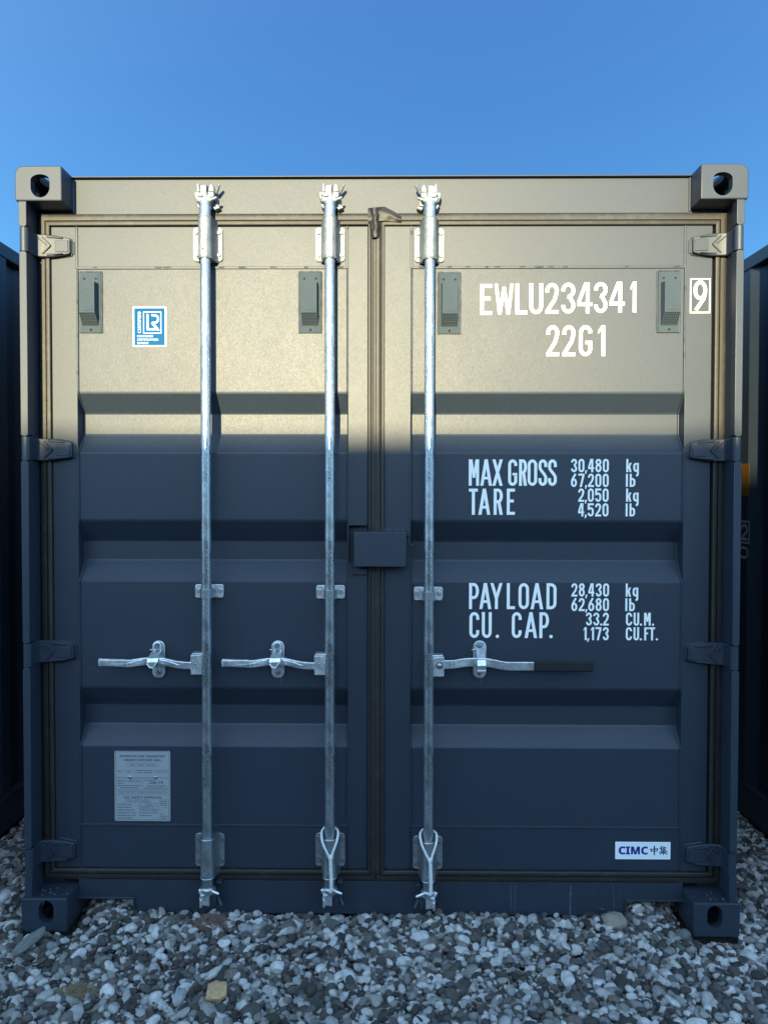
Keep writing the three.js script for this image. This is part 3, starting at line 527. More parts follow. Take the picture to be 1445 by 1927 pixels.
// ------------------------------------------------------------ ventilators
{
  const plateG = join([plate(rrect(-0.0365, 0.0365, -0.1045, 0.1045, 0.003), ZD - 0.001, ZD + 0.0035, 0.001), plate(rrect(-0.029, 0.029, 0.066, 0.098, 0.004), ZD + 0.002, ZD + 0.0055, 0.001)]);
  // hood: open-backed box, front face sloping in at the bottom where the grille is
  const yT = 0.066, yB = -0.041, yG = -0.080, w0 = 0.0285, w1 = 0.0262, zf = ZD + 0.037, zb = ZD + 0.003, v = [];
  const q = (a, b, c, d) => v.push(...a, ...b, ...c, ...a, ...c, ...d);
  const F = [[-w1, yB, zf], [w1, yB, zf], [w1, yT - 0.003, zf], [-w1, yT - 0.003, zf]], Bk = [[-w0, yG, zb], [w0, yG, zb], [w0, yT, zb], [-w0, yT, zb]];
  q(...F); q(F[3], F[2], Bk[2], Bk[3]); q(F[1], [w0, yG, zb], [w0, yT, zb], F[2]); q([-w0, yG, zb], F[0], F[3], [-w0, yT, zb]);
  const hood = new THREE.BufferGeometry(); hood.setAttribute('position', new THREE.BufferAttribute(new Float32Array(v), 3)); hood.computeVertexNormals();
  const slope = Math.atan2(zf - zb, yB - yG), len = Math.hypot(zf - zb, yB - yG), G = [];
  for (let i = 0; i <= 8; i++) G.push(box(-0.0275 + i * 0.0066, -0.0275 + i * 0.0066 + 0.0024, 0, len, -0.0012, 0.0012, 0.0002)); for (let j = 0; j <= 8; j++) G.push(box(-0.0268, 0.0268, j * (len - 0.0024) / 8, j * (len - 0.0024) / 8 + 0.0024, -0.001, 0.001, 0.0002));
  const grille = join(G).rotateX(slope).translate(0, yG, zb);
  const hoodG = join([hood, plate(rrect(-0.019, 0.019, -0.034, -0.018, 0.002), zf - 0.002, zf + 0.0012, 0.0006)]), backG = join([box(-0.026, 0.026, yG + 0.004, yB, zb, zb + 0.0015)]);
  const screw = join([new THREE.CylinderGeometry(0.0036, 0.0042, 0.003, 14).rotateX(Math.PI / 2)]);
  const spots = [[-1.005, 2.160, 'ventilator in the upper left corner of the left door'], [-0.242, 2.159, 'ventilator of the left door beside the centre bars'], [0.239, 2.1555, 'ventilator of the right door beside the centre bars'], [0.9945, 2.1595, 'ventilator in the upper right corner of the right door']];
  const seal = new THREE.Shape(rrect(-0.041, 0.041, -0.108, 0.110, 0.006).getPoints());
  for (const [x, y, label] of spots) {
    const c = group('ventilator', main, [x, y, 0], label);
    fix('base_plate', plateG, M.plastic, c, [0, 0, 0]); fix('hood', hoodG, M.plastic, c, [0, 0, 0]); fix('grille', grille, M.plastic, c, [0, 0, 0]); fix('grille_back', backG, M.dark, c, [0, 0, 0]);
    for (const [i, j] of [[-0.02, 0.082], [0.02, 0.082], [0.001, -0.0935]]) fix('screw', screw, M.dark, c, [i, j, ZD + 0.006]);
    const W = []; for (const pts of [[[-0.0385, -0.106], [-0.0385, 0.107]], [[-0.0385, 0.107], [0.0385, 0.107]], [[0.0385, 0.107], [0.0385, -0.106]]]) { const q = []; for (let n = 0; n <= 12; n++) q.push([pts[0][0] + (pts[1][0] - pts[0][0]) * n / 12 + rr(-0.0008, 0.0008), pts[0][1] + (pts[1][1] - pts[0][1]) * n / 12 + rr(-0.0008, 0.0008), ZD - 0.0015 + rr(-0.0006, 0.0006)]); W.push(tube(q, 0.0028, 48, 8)); }
    mesh('sealant_bead', W, M.paint, c);
  }
}

// ------------------------------------------------------------ lock box over the centre seam, and the bracket on the left door
{
  const c = group('lock_box', main, [0.0023, 1.31, 0], 'steel lock box over the seam of the two doors');
  const w = 0.0885, h = 0.0585, z1 = -0.032;
  mesh('housing', [plate(rrect(-w, w, -h, h - 0.002, [0.002, 0.002, 0.006, 0.006]), z1 - 0.004, z1, 0.0018), box(-w + 0.0005, w - 0.0005, h - 0.007, h - 0.0005, -0.094, z1 - 0.003, 0.003), box(-w, -w + 0.004, -h + 0.001, h - 0.008, -0.094, z1 - 0.0045, 0.001), box(w - 0.004, w, -h + 0.001, h - 0.008, -0.0995, z1 - 0.0045, 0.001), ...bead([[-w + 0.003, -h, z1 - 0.002], [w - 0.003, -h - 0.0005, z1 - 0.002]], 0.0022)], M.paint, c);
  mesh('mounting_plate', [plate((() => { const s = new THREE.Shape(); s.moveTo(0.0, h - 0.006); s.lineTo(0.043, h - 0.006); s.absellipse(0.022, h - 0.001, 0.021, 0.0125, 0, Math.PI); return s; })(), ZD + 0.001, ZD + 0.009, 0.002), box(0.046, w + 0.002, h - 0.008, h + 0.006, ZD + 0.0005, ZD + 0.007, 0.002)], M.paint, c);
  const hk = []; for (let i = 0; i <= 14; i++) { const a = Math.PI + (Math.PI + 0.55) * i / 14; hk.push([0.1085 + 0.0118 * Math.cos(a), 0.021 + 0.0118 * Math.sin(a), -0.066]); } hk.unshift([0.0967, 0.038, -0.068], [0.093, 0.042, -0.08]);
  mesh('hook', [tube(hk, 0.0021, 48, 8)], M.paint, c);
  const k = group('lock_bracket', main, [0, 0, 0], 'angle bracket of the lock box on the left door');
  mesh('bracket_plate', [box(-0.1105, -0.1065, 1.262, 1.3885, -0.098, -0.055, 0.0015), box(-0.1104, -0.044, 1.3885, 1.393, -0.098, -0.055, 0.0015), box(-0.094, -0.0435, 1.2155, 1.2365, ZD + 0.0005, -0.089, 0.002), box(-0.107, -0.06, 1.232, 1.385, ZD + 0.0004, -0.0965, 0.001)], M.paint, k);
}

// ------------------------------------------------------------ rope loops round two of the bars
function rope(pos, label) {
  const o = group('rope', null, pos); tag(o, label, 'rope', 'ropes on the locking bars');
  const twist = (pts, r, turns) => { const c = new THREE.CatmullRomCurve3(pts.map((p) => V3(...p)), false, 'centripetal'), L = [], n = 90; for (let k = 0; k < 3; k++) { const q = []; const fr = c.computeFrenetFrames(n, false); for (let i = 0; i <= n; i++) { const p = c.getPointAt(i / n), a = turns * 2 * Math.PI * i / n + k * 2.094; q.push(p.add(fr.normals[i].clone().multiplyScalar(Math.cos(a) * r * 0.52)).add(fr.binormals[i].clone().multiplyScalar(Math.sin(a) * r * 0.52))); } L.push(new THREE.TubeGeometry(new THREE.CatmullRomCurve3(q), 110, r * 0.56, 6)); } return L; };
  mesh('loop', twist([[0.002, -0.0, 0.034], [-0.006, 0.018, 0.0335], [-0.021, 0.047, 0.026], [-0.0275, 0.068, 0.012], [-0.0265, 0.08, -0.006], [-0.012, 0.086, -0.0245], [0.006, 0.086, -0.0245], [0.0265, 0.08, -0.006], [0.0285, 0.066, 0.012], [0.021, 0.042, 0.026], [0.011, 0.016, 0.0335], [0.007, -0.002, 0.034]], 0.0042, 9), M.rope, o);
  mesh('strand', twist([[0.005, 0.006, 0.0355], [0.006, -0.03, 0.036], [0.0075, -0.07, 0.036], [0.007, -0.1, 0.034], [0.005, -0.118, 0.031]], 0.0058, 4), M.rope, o);
  mesh('knot', [ball([0.0055, 0.004, 0.035], 0.0078, [1, 1.2, 0.8])], M.rope, o);
  return o;
}
rope([-0.170, 0.2535, ZB], 'thin white rope looped over the middle locking bar, left of the centre seal');
rope([0.169, 0.2465, ZB], 'thin white rope looped over the right-hand locking bar, right of the centre seal');

// ------------------------------------------------------------ white lettering, cut from thin vinyl: strokes of even width
function glyph(ch, w, t) {                                    // strokes of one character in a box of width w and height 1
  const h = t / 2, L = h, R = w - h, T = 1 - h, B = h, cx = w / 2, r = (R - L) / 2, S = [];
  const arc = (x, y, rx, ry, a, b, n = 14) => Array.from({ length: n + 1 }, (_, i) => { const q = (a + (b - a) * i / n) * Math.PI / 180; return [x + rx * Math.cos(q), y + ry * Math.sin(q)]; });
  const C = (...p) => S.push({ c: p.flat(1) }), V = (x, a, b) => S.push({ q: [[x - h, a], [x + h, a], [x + h, b], [x - h, b]] }), H = (a, b, y, k = h) => S.push({ q: [[a, y - k], [b, y - k], [b, y + k], [a, y + k]] });
  const D = (x0, y0, x1, y1, k = h * 1.05) => S.push({ q: [[x0 - k, y0], [x0 + k, y0], [x1 + k, y1], [x1 - k, y1]] }), k = h * 1.05;
  const dot = (x, y, q) => S.push({ q: Array.from({ length: 16 }, (_, i) => [x + q * Math.cos(i * Math.PI / 8), y + q * Math.sin(i * Math.PI / 8)]) });
  const rt = Math.min(r * 1.25, 0.25);
  switch (ch) {
    case 'E': V(L, 0, 1); H(t, w, T); H(t, w * 0.86, 0.53); H(t, w, B); break;
    case 'F': V(L, 0, 1); H(t, w, T); H(t, w * 0.86, 0.53); break;
    case 'L': V(L, 0, 1); H(t, w, B); break;
    case 'T': H(0, w, T); V(cx, 0, 1 - t); break;
    case 'W': { const q = h * 0.86; D(q, 1, w * 0.27, 0, q); D(cx, 0.9, w * 0.27, 0, q); D(cx, 0.9, w * 0.73, 0, q); D(w - q, 1, w * 0.73, 0, q); break; }
    case 'M': V(L, 0, 1); V(R, 0, 1); D(L + h * 0.6, 1, cx, 0.30, h * 0.85); D(R - h * 0.6, 1, cx, 0.30, h * 0.85); break;
    case 'A': D(k, 0, cx, 1); D(w - k, 0, cx, 1); H(w * 0.24, w * 0.76, 0.29, h * 0.9); break;
    case 'X': D(k, 0, w - k, 1); D(w - k, 0, k, 1); break;
    case 'Y': V(cx, 0, 0.46); D(cx, 0.42, k, 1); D(cx, 0.42, w - k, 1); break;
    case 'U': C([[L, 1]], arc(cx, B + rt, r, rt, 180, 360), [[R, 1]]); break;
    case 'O': case '0': C(arc(cx, T - rt, r, rt, 0, 180), arc(cx, B + rt, r, rt, 180, 360), [[R, T - rt]]); break;
    case 'C': C([[R, 0.70]], arc(cx, T - rt, r, rt, 0, 180), arc(cx, B + rt, r, rt, 180, 360), [[R, 0.30]]); break;
    case 'G': C([[R, 0.75]], arc(cx, T - rt, r, rt, 0, 180), arc(cx, B + rt, r, rt, 180, 360), [[R, 0.44 - h]]); H(cx - 0.01, R + h, 0.44, h * 0.85); break;
    case 'P': V(L, 0, 1); C([[t, T], [R - r, T]], arc(R - r, (T + 0.44) / 2, r, (T - 0.44) / 2, 90, -90), [[t, 0.44]]); break;
    case 'R': V(L, 0, 1); C([[t, T], [R - r, T]], arc(R - r, (T + 0.5) / 2, r, (T - 0.5) / 2, 90, -90), [[t, 0.5]]); D(w - k, 0, cx + h * 0.4, 0.5); break;
    case 'D': V(L, 0, 1); C([[t, T], [cx - h * 0.6, T]], arc(cx - h * 0.6, T - rt, R - cx + h * 0.6, rt, 90, 0), arc(cx - h * 0.6, B + rt, R - cx + h * 0.6, rt, 0, -90), [[t, B]]); break;
    case 'S': C([[R, 0.71]], arc(cx, T - rt, r, rt, 0, 180), [[L, 0.66]], [[L + 0.05, 0.58], [R - 0.05, 0.43], [R, 0.34]], arc(cx, B + rt, r, rt, 0, -180), [[L, 0.29]]); break;
    case '1': V(w - h, 0, 1); S.push({ q: [[w - t, 1], [w - t, 1 - t * 1.15], [0, 0.79 - t * 0.55], [0, 0.82]] }); break;
    case '2': C([[L, 0.70]], arc(cx, T - rt, r, rt, 180, -25), [[cx + r * 0.55, 0.46], [L + 0.02, t * 0.98]]); H(0, w, B); break;
    case '3': C([[L, 0.73]], arc(cx, T - rt * 0.92, r, rt * 0.92, 180, -60), [[cx + r * 0.15, 0.545]]); C([[cx - r * 0.15, 0.545], [cx + r * 0.3, 0.53]], arc(cx, B + rt, r, rt, 50, -180), [[L, 0.27]]); break;
    case '4': { const x = w * 0.70; V(x, 0, 1); H(0, x - h, 0.235 + h); H(x + h, w, 0.235 + h); D(h * 0.9, 0.235 + t, x - h * 1.0, 1, h * 0.95); break; }
    case '5': H(L + h, w, T); V(L, 0.5, 1); C([[L, 0.52], [L + 0.05, 0.58]], arc(cx, 0.62 - rt, r, rt, 120, 0), arc(cx, B + rt, r, rt, 0, -180), [[L, 0.27]]); break;
    case '6': C(arc(cx, 0.32, r, 0.32 - h, 0, 360, 28)); C([[L, 0.34], [L + 0.012, 0.46], [L + 0.05, 0.60], [w - h * 1.5, 0.99]]); break;
    case '7': H(0, w, T); D(cx - h * 0.6, 0, w - k, 1 - t); break;
    case '8': C(arc(cx, T - rt * 0.9, r * 0.94, rt * 0.9, -90, 270, 26)); C(arc(cx, (0.55 + B) / 2, r, (0.55 - B) / 2, -90, 270, 26)); break;
    case '9': C(arc(cx, 0.68, r, 0.32 - h, 0, 360, 28)); C([[R, 0.66], [R - 0.012, 0.54], [R - 0.05, 0.40], [h * 1.5, 0.02]]); break;
    case 'k': V(L, 0, 1); D(w * 0.42, 0.30, w - k, 0.70); D(w - k, 0, w * 0.55, 0.40); break;
    case 'l': V(L, 0, 1); break;
    case 'b': V(L, 0, 1); C([[t * 0.8, 0.62], [cx, 0.68 - h]], arc(cx, 0.66 - h - rt * 0.8, r, rt * 0.8, 80, 0), arc(cx, B + rt, r, rt, 0, -90), [[t * 0.8, B]]); break;
    case 'g': V(R, -0.14, 0.70); C([[w - t * 0.9, 0.62]], arc(cx, 0.70 - h - rt * 0.8, r, rt * 0.8, 60, 180), arc(cx, 0.02 + h + rt, r, rt, 180, 300), [[w - t * 0.9, 0.12]]); C([[R, -0.13], [R - 0.01, -0.2], [cx + 0.02, -0.29]]); break;
    case '.': dot(w / 2, h * 1.1, h * 1.15); break;
    case ',': S.push({ q: [[w / 2 - h, t], [w / 2 + h, t], [w / 2 - h * 0.1, -t * 0.9], [w / 2 - h * 1.2, -t * 0.9]].reverse() }); break;
    case '#': V(L, 0, 1); V(R, 0, 1); H(t, w - t, T); H(t, w - t, B); break;
  }
  return S;
}
function lettering(items, z, parent, label, mat = M.vinyl) {                 // items: [character, x0, x1, y0, y1, stroke width]
  const v = [];
  let lift = 0;
  const tri = (a, b, c) => { const k = (b[0] - a[0]) * (c[1] - a[1]) - (b[1] - a[1]) * (c[0] - a[0]) < 0; for (const p of k ? [a, c, b] : [a, b, c]) v.push(p[0], p[1], z + lift); };
  for (const [ch, x0, x1, y0, y1, tw] of items) {
    const H = y1 - y0; let n = 0;
    for (const s of glyph(ch, (x1 - x0) / H, tw / H)) {
      lift = 0.00014 * n++;
      const P = (p) => [x0 + p[0] * H, y0 + p[1] * H];
      if (s.q) { const q = s.q.map(P); for (let i = 1; i + 1 < q.length; i++) tri(q[0], q[i], q[i + 1]); }
      else {
        const c = s.c.map(P).filter((p, i, a) => !i || Math.hypot(p[0] - a[i - 1][0], p[1] - a[i - 1][1]) > 1e-5), e = [];
        for (let i = 0; i < c.length; i++) { const a = c[Math.max(0, i - 1)], b = c[Math.min(c.length - 1, i + 1)]; let tx = b[0] - a[0], ty = b[1] - a[1]; const closed = Math.hypot(c[0][0] - c[c.length - 1][0], c[0][1] - c[c.length - 1][1]) < 1e-4; if (closed && (i === 0 || i === c.length - 1)) { tx = c[1][0] - c[c.length - 2][0]; ty = c[1][1] - c[c.length - 2][1]; } const l = Math.hypot(tx, ty), k = tw / 2; e.push([[c[i][0] - ty / l * k, c[i][1] + tx / l * k], [c[i][0] + ty / l * k, c[i][1] - tx / l * k]]); }
        for (let i = 0; i + 1 < e.length; i++) { tri(e[i][0], e[i][1], e[i + 1][1]); tri(e[i][0], e[i + 1][1], e[i + 1][0]); }
      }
    }
  }
  const g = new THREE.BufferGeometry(); g.setAttribute('position', new THREE.BufferAttribute(new Float32Array(v), 3)); g.computeVertexNormals();
  return mesh('lettering', g, mat, parent, label);
}
const ZL = ZD - 0.0016;                                       // just proud of the door sheet
{
  const row = (chars, spans, X, x0, y0, y1, t) => chars.split('').map((c, i) => [c, x0 + (spans[i][0] - X[0]) * X[1], x0 + (spans[i][1] - X[0]) * X[1], y0, y1, t]);
  // container number, slightly rising to the right
  let a = row('EWLU234341', [[125, 190], [204, 306], [318, 381], [393, 466], [480, 551], [567, 641], [652, 734], [744, 816], [827, 910], [942, 973]], [125, 0.5374 / 847], 0.3455, 2.1215, 2.2265, 0.0119);
  a = a.map((q, i) => { const d = (i - 4.5) * 0.0009; q[3] += d; q[4] += d; return q; });
  lettering(a, ZL, main, 'white code EWLU 234341 on the right door');
  lettering(row('22G1', [[485, 554], [572, 642], [662, 733], [765, 804]], [485, 0.2036 / 320], 0.5747, 1.9752, 2.0808, 0.0121), ZL, main, 'white size code 22G1 on the right door');
  lettering([['#', 1.0668, 1.1363, 2.1217, 2.2405, 0.0040], ['9', 1.0785, 1.1245, 2.1295, 2.2335, 0.0118]], ZD + 0.0012, main, 'white check digit 9 in a box');
  const u = 0.000511, X1 = 0.3086 - 43 * u, yy = (v) => 1.6175 - (v - 52) * u * 0.995;
  const big = (s, sp, v0, v1, X, Y, t) => s.split('').map((c, i) => [c, X + sp[i][0] * u, X + sp[i][1] * u, Y(v1), Y(v0), t]);
  const num = (s, right, v0, v1, X, Y) => { const o = []; let x = right; for (const c of s.split('').reverse()) { const w = c === ',' || c === '.' ? 13 : c === '1' ? 22 : 41; if (c === ',' || c === '.') x += 4; o.push([c, X + (x - w) * u, X + x * u, Y(v1), Y(v0), 0.0068]); x -= (c === ',' || c === '.') ? 19 : c === '1' ? 35 : 50; } return o; };
  lettering([...big('MAXGROSS', [[43, 113], [121, 201], [203, 274], [310, 372], [384, 438], [442, 507], [516, 575], [581, 640]], 52, 232, X1, yy, 0.0102), ...big('TARE', [[45, 105], [109, 190], [213, 275], [302, 357]], 252, 431, X1, yy, 0.0105)], ZL, main, 'white words MAX GROSS and TARE');
  const kg = (v, X, Y) => big('kg', [[1110, 1146], [1157, 1195]], v, v + 90, X, Y, 0.0068), lb = (v, X, Y) => big('lb', [[1108, 1122], [1134, 1172]], v, v + 88, X, Y, 0.0068);
  lettering([...num('30,480', 992, 48, 139, X1, yy), ...num('67,200', 992, 149, 240, X1, yy), ...num('2,050', 992, 250, 341, X1, yy), ...num('4,520', 992, 351, 441, X1, yy)], ZL, main, 'white weight figures 30,480 67,200 2,050 4,520');
  lettering([...kg(48, X1, yy), ...lb(150, X1, yy), ...kg(250, X1, yy), ...lb(352, X1, yy)], ZL, main, 'white units kg and lb beside the upper figures');
  const X2 = 0.3113 - 45 * u, y2 = (v) => 1.1866 - (v - 62) * u * 0.995;
  lettering([...big('PAYLOAD', [[45, 112], [115, 197], [190, 273], [302, 358], [382, 453], [464, 550], [572, 640]], 62, 241, X2, y2, 0.0104), ...big('CU.CAP.', [[48, 115], [133, 200], [226, 252], [337, 404], [424, 510], [525, 590], [591, 617]], 262, 440, X2, y2, 0.0104)], ZL, main, 'white words PAYLOAD and CU. CAP.');
  lettering([...num('28,430', 997, 62, 153, X2, y2), ...num('62,680', 997, 163, 253, X2, y2), ...num('33.2', 997, 263, 352, X2, y2), ...num('1,173', 997, 363, 453, X2, y2)], ZL, main, 'white figures 28,430 62,680 33.2 1,173');
  lettering([...kg(63, X2, y2), ...lb(164, X2, y2), ...big('CU.M.', [[1113, 1155], [1165, 1203], [1208, 1222], [1236, 1281], [1290, 1304]], 263, 352, X2, y2, 0.0068), ...big('CU.FT.', [[1113, 1155], [1165, 1203], [1208, 1222], [1238, 1268], [1271, 1311], [1316, 1332]], 363, 453, X2, y2, 0.0068)], ZL, main, 'white units kg, lb, CU.M. and CU.FT.');
}
// ------------------------------------------------------------ stickers and plates
function decal(name, x0, x1, y0, y1, z, mat, parent, label, r = 0.0008, th = 0.0006) {
  const s = rrect(x0, x1, y0, y1, r), g = new THREE.ExtrudeGeometry(s, { depth: th, bevelEnabled: false, curveSegments: 6 }).translate(0, 0, z), q = flat(g), uv = q.attributes.uv, p = q.attributes.position;
  for (let i = 0; i < p.count; i++) uv.setXY(i, (p.getX(i) - x0) / (x1 - x0), (p.getY(i) - y0) / (y1 - y0));
  q.userData.ownUv = true;
  return mesh(name, [q], mat, parent, label);
}
const zhong = (c, x, y, s) => { c.lineCap = 'round'; c.lineJoin = 'round'; const P = (pts, w) => { c.lineWidth = w * s * 1.25; c.beginPath(); pts.forEach(([a, b], i) => c[i ? 'lineTo' : 'moveTo'](x + a * s, y + b * s)); c.stroke(); };
  P([[0.02, 0.34], [0.10, 0.62]], 0.10); P([[0.06, 0.38], [0.5, 0.33], [0.86, 0.30], [0.76, 0.58]], 0.09); P([[0.12, 0.60], [0.72, 0.55]], 0.08); P([[0.46, 0.02], [0.47, 1.0]], 0.12);
  const x2 = x + 1.0 * s, Q = (pts, w) => { c.lineWidth = w * s * 1.2; c.beginPath(); pts.forEach(([a, b], i) => c[i ? 'lineTo' : 'moveTo'](x2 + a * s, y + b * s)); c.stroke(); };
  Q([[0.34, 0.0], [0.14, 0.30]], 0.09); Q([[0.27, 0.14], [0.26, 0.58]], 0.09); Q([[0.56, 0.02], [0.62, 0.12]], 0.09); Q([[0.3, 0.2], [0.86, 0.15]], 0.07); Q([[0.3, 0.32], [0.8, 0.29]], 0.06); Q([[0.3, 0.44], [0.8, 0.41]], 0.06); Q([[0.58, 0.18], [0.58, 0.54]], 0.08); Q([[0.28, 0.56], [0.84, 0.52]], 0.07); Q([[0.02, 0.72], [0.98, 0.64]], 0.08); Q([[0.54, 0.58], [0.54, 1.0]], 0.10); Q([[0.44, 0.74], [0.12, 0.94]], 0.09); Q([[0.62, 0.72], [0.94, 0.92]], 0.11); };
{
  const blue = canvasTex(512, 606, (c, W, H) => {
    c.fillStyle = '#d8dcdc'; c.fillRect(0, 0, W, H); c.fillStyle = '#024672'; c.fillRect(22, 22, W - 44, H - 44);
    c.strokeStyle = c.fillStyle = '#d8dcdc'; c.lineWidth = 11; c.strokeRect(166, 82, 262, 320);
    c.lineWidth = 27; c.lineJoin = 'miter'; c.beginPath(); c.moveTo(224, 112); c.lineTo(224, 342); c.lineTo(345, 342); c.stroke();
    c.beginPath(); c.moveTo(286, 130); c.lineTo(322, 130); c.arc(330, 187, 57, -Math.PI / 2, Math.PI / 2); c.lineTo(296, 244); c.stroke();
    c.beginPath(); c.moveTo(290, 236); c.lineTo(404, 358); c.lineTo(362, 358); c.lineTo(262 + 20, 262 - 12); c.fill();
    c.beginPath(); c.moveTo(314, 240); c.lineTo(300, 262); c.lineTo(372, 360); c.lineTo(410, 360); c.closePath(); c.fill();
    const fit = (s, x, y, w, px) => { c.save(); c.font = `${px}px sans-serif`; c.translate(x, y); c.scale(w / c.measureText(s).width, 1); c.fillText(s, 0, 0); c.restore(); };
    fit('CONTAINER', 64, 462, 246, 44); fit('CERTIFICATION', 64, 514, 326, 44); fit('SCHEME', 64, 566, 176, 44);
    c.save(); c.translate(124, 402); c.rotate(-Math.PI / 2); fit('CERTIFIED', 0, 0, 330, 62); c.restore();
  });
  decal('certification_sticker', -0.8598, -0.7424, 2.0080, 2.1470, ZL, new THREE.MeshPhysicalMaterial({ map: blue, roughness: 0.12, specularIntensity: 0.35 }), main, 'blue and white certification sticker');
  const maker = canvasTex(1024, 324, (c, W, H) => {
    c.fillStyle = '#dfe6ea'; c.fillRect(0, 0, W, H); c.fillStyle = '#f4f6f6'; c.fillRect(0, 0, W, 12); c.fillRect(0, H - 12, W, 12); c.fillRect(0, 0, 12, H); c.fillRect(W - 12, 0, 12, H);
    c.fillStyle = '#131b78'; c.save(); c.font = 'bold 196px sans-serif'; c.translate(54, 230); c.scale(556 / c.measureText('CIMC').width, 1); c.fillText('CIMC', 0, 0); c.lineWidth = 9; c.strokeStyle = '#131b78'; c.strokeText('CIMC', 0, 0); c.restore();
    c.strokeStyle = '#10184a'; zhong(c, 652, 78, 158);
  });
  decal('maker_sticker', 0.8264, 1.0186, 0.2175, 0.2785, ZD - 0.0008, std({ map: maker, roughness: 0.5 }), main, 'white maker sticker with blue letters CIMC');

  const appr = canvasTex(1000, 1264, (c, W, H) => {
    c.fillStyle = '#a3a9ad'; c.fillRect(0, 0, W, H);
    for (let i = 0; i < 900; i++) { c.fillStyle = `rgba(${rnd() > 0.5 ? '255,255,255' : '0,0,0'},${rr(0.01, 0.04)})`; c.fillRect(rnd() * W, rnd() * H, rr(5, 60), rr(1, 3)); }
    c.strokeStyle = c.fillStyle = '#20262c';
    const fit = (s, x, y, w, px, wt = 'bold') => { c.save(); c.font = `${wt} ${px}px sans-serif`; c.translate(x, y); c.scale(w / c.measureText(s).width, 1); c.fillText(s, 0, 0); c.restore(); };
    const R = (x, y, w, h, l = 3) => { c.lineWidth = l; c.strokeRect(x, y, w, h); };
    R(22, 22, W - 44, H - 44, 4);
    fit('APPROVED FOR TRANSPORT', 90, 122, 820, 58); fit('UNDER CUSTOMS SEAL', 165, 190, 675, 58);
    R(222, 222, 560, 66); fit('GB/C 19682 LR/2024', 265, 272, 470, 46, '');
    fit('TYPE', 44, 386, 66, 30); R(128, 350, 244, 52); fit('1MM02', 205, 388, 90, 34, ''); fit("MANUFACTURER'S NO.", 390, 368, 300, 30); fit('OF THE CONTAINER', 400, 408, 270, 30); R(712, 346, 246, 56); fit('CGGB 234 159', 730, 388, 210, 36, '');
    c.fillRect(22, 482, W - 44, 4); c.fillRect(22, 500, W - 44, 3);
    fit("OWNER'S NO.", 40, 556, 170, 30); R(232, 524, 256, 46); fit('EWLU 234341', 250, 560, 215, 36, ''); fit('OWNED BY', 40, 598, 140, 28); fit('IB INTERNATIONAL CONTAINERS CO.', 45, 640, 440, 28); fit('WWW.IBCONTAINERS.COM', 100, 680, 320, 28);
    c.fillRect(510, 502, 3, 180); fit('MANUFACTURED BY', 530, 542, 210, 26); fit('CIMC', 620, 596, 150, 56); c.lineWidth = 3; zhong(c, 785, 548, 42); fit('DONGGUAN SOUTHERN CIMC', 570, 644, 350, 28); fit('LOGISTICS EQUIPMENT CO., LTD', 530, 682, 430, 28);
    c.fillRect(22, 694, W - 44, 3); R(22, 712, W - 44, 64); fit('TIMBER COMPONENT TREATMENT IM/RADALEUM/30/2024', 60, 758, 880, 40, ''); c.fillRect(22, 792, W - 44, 3);
    fit('CSC SAFETY APPROVAL', 160, 862, 690, 56); R(190, 880, 460, 52); fit('GB-LR 30737-08/2024', 225, 920, 400, 40, '');
    fit('DATE MANUFACTURED', 44, 980, 260, 30); fit('IDENTIFICATION NO.', 44, 1030, 255, 30); R(428, 948, 344, 44); fit('10/2024', 560, 984, 100, 32, ''); R(428, 996, 344, 44); fit('CGGB 234 159', 460, 1032, 230, 34, '');
    fit('MAXIMUM GROSS MASS', 44, 1080, 306, 30); fit('30,480 kg  67,200 lb', 450, 1080, 320, 30); fit('ALLOWABLE STACK. LOAD', 44, 1128, 335, 30); fit('216,000 kg 476,190 lb', 430, 1128, 340, 30); fit('TRANSVERSE RACK. TEST', 44, 1176, 340, 30); fit('150,000 newtons', 440, 1176, 230, 30); fit('END WALL STRENGTH', 50, 1224, 270, 28);
    R(800, 876, 172, 352); fit('FIRST MAINT.', 815, 920, 135, 28); fit('EXAM. DATE', 815, 952, 120, 26); fit('WITHIN 60 M.', 812, 986, 140, 26); fit('10/2029', 838, 1026, 100, 26, ''); fit('ACEP', 820, 1150, 60, 26); fit('GB-LR-30724', 815, 1186, 140, 26); fit('VALID', 825, 1216, 100, 26);
  });
  const k = group('approval_plate', main, null, 'grey metal approval plate of the left door');
  decal('plate', -0.9326, -0.7356, 0.3424, 0.5925, ZL + 0.001, std({ map: appr, metalness: 0.35, roughness: 0.5 }), k, null, 0.006, 0.0012);
  mesh('holder', [box(-0.9375, -0.732, 0.5915, 0.5965, ZL - 0.001, ZL + 0.0035, 0.001)], M.paint, k);
  for (const x of [-0.8775, -0.788]) fix('rivet', RIVET, M.zinc, k, [x, 0.4985, ZL + 0.0025]).scale.set(0.75, 0.75, 0.75);
}

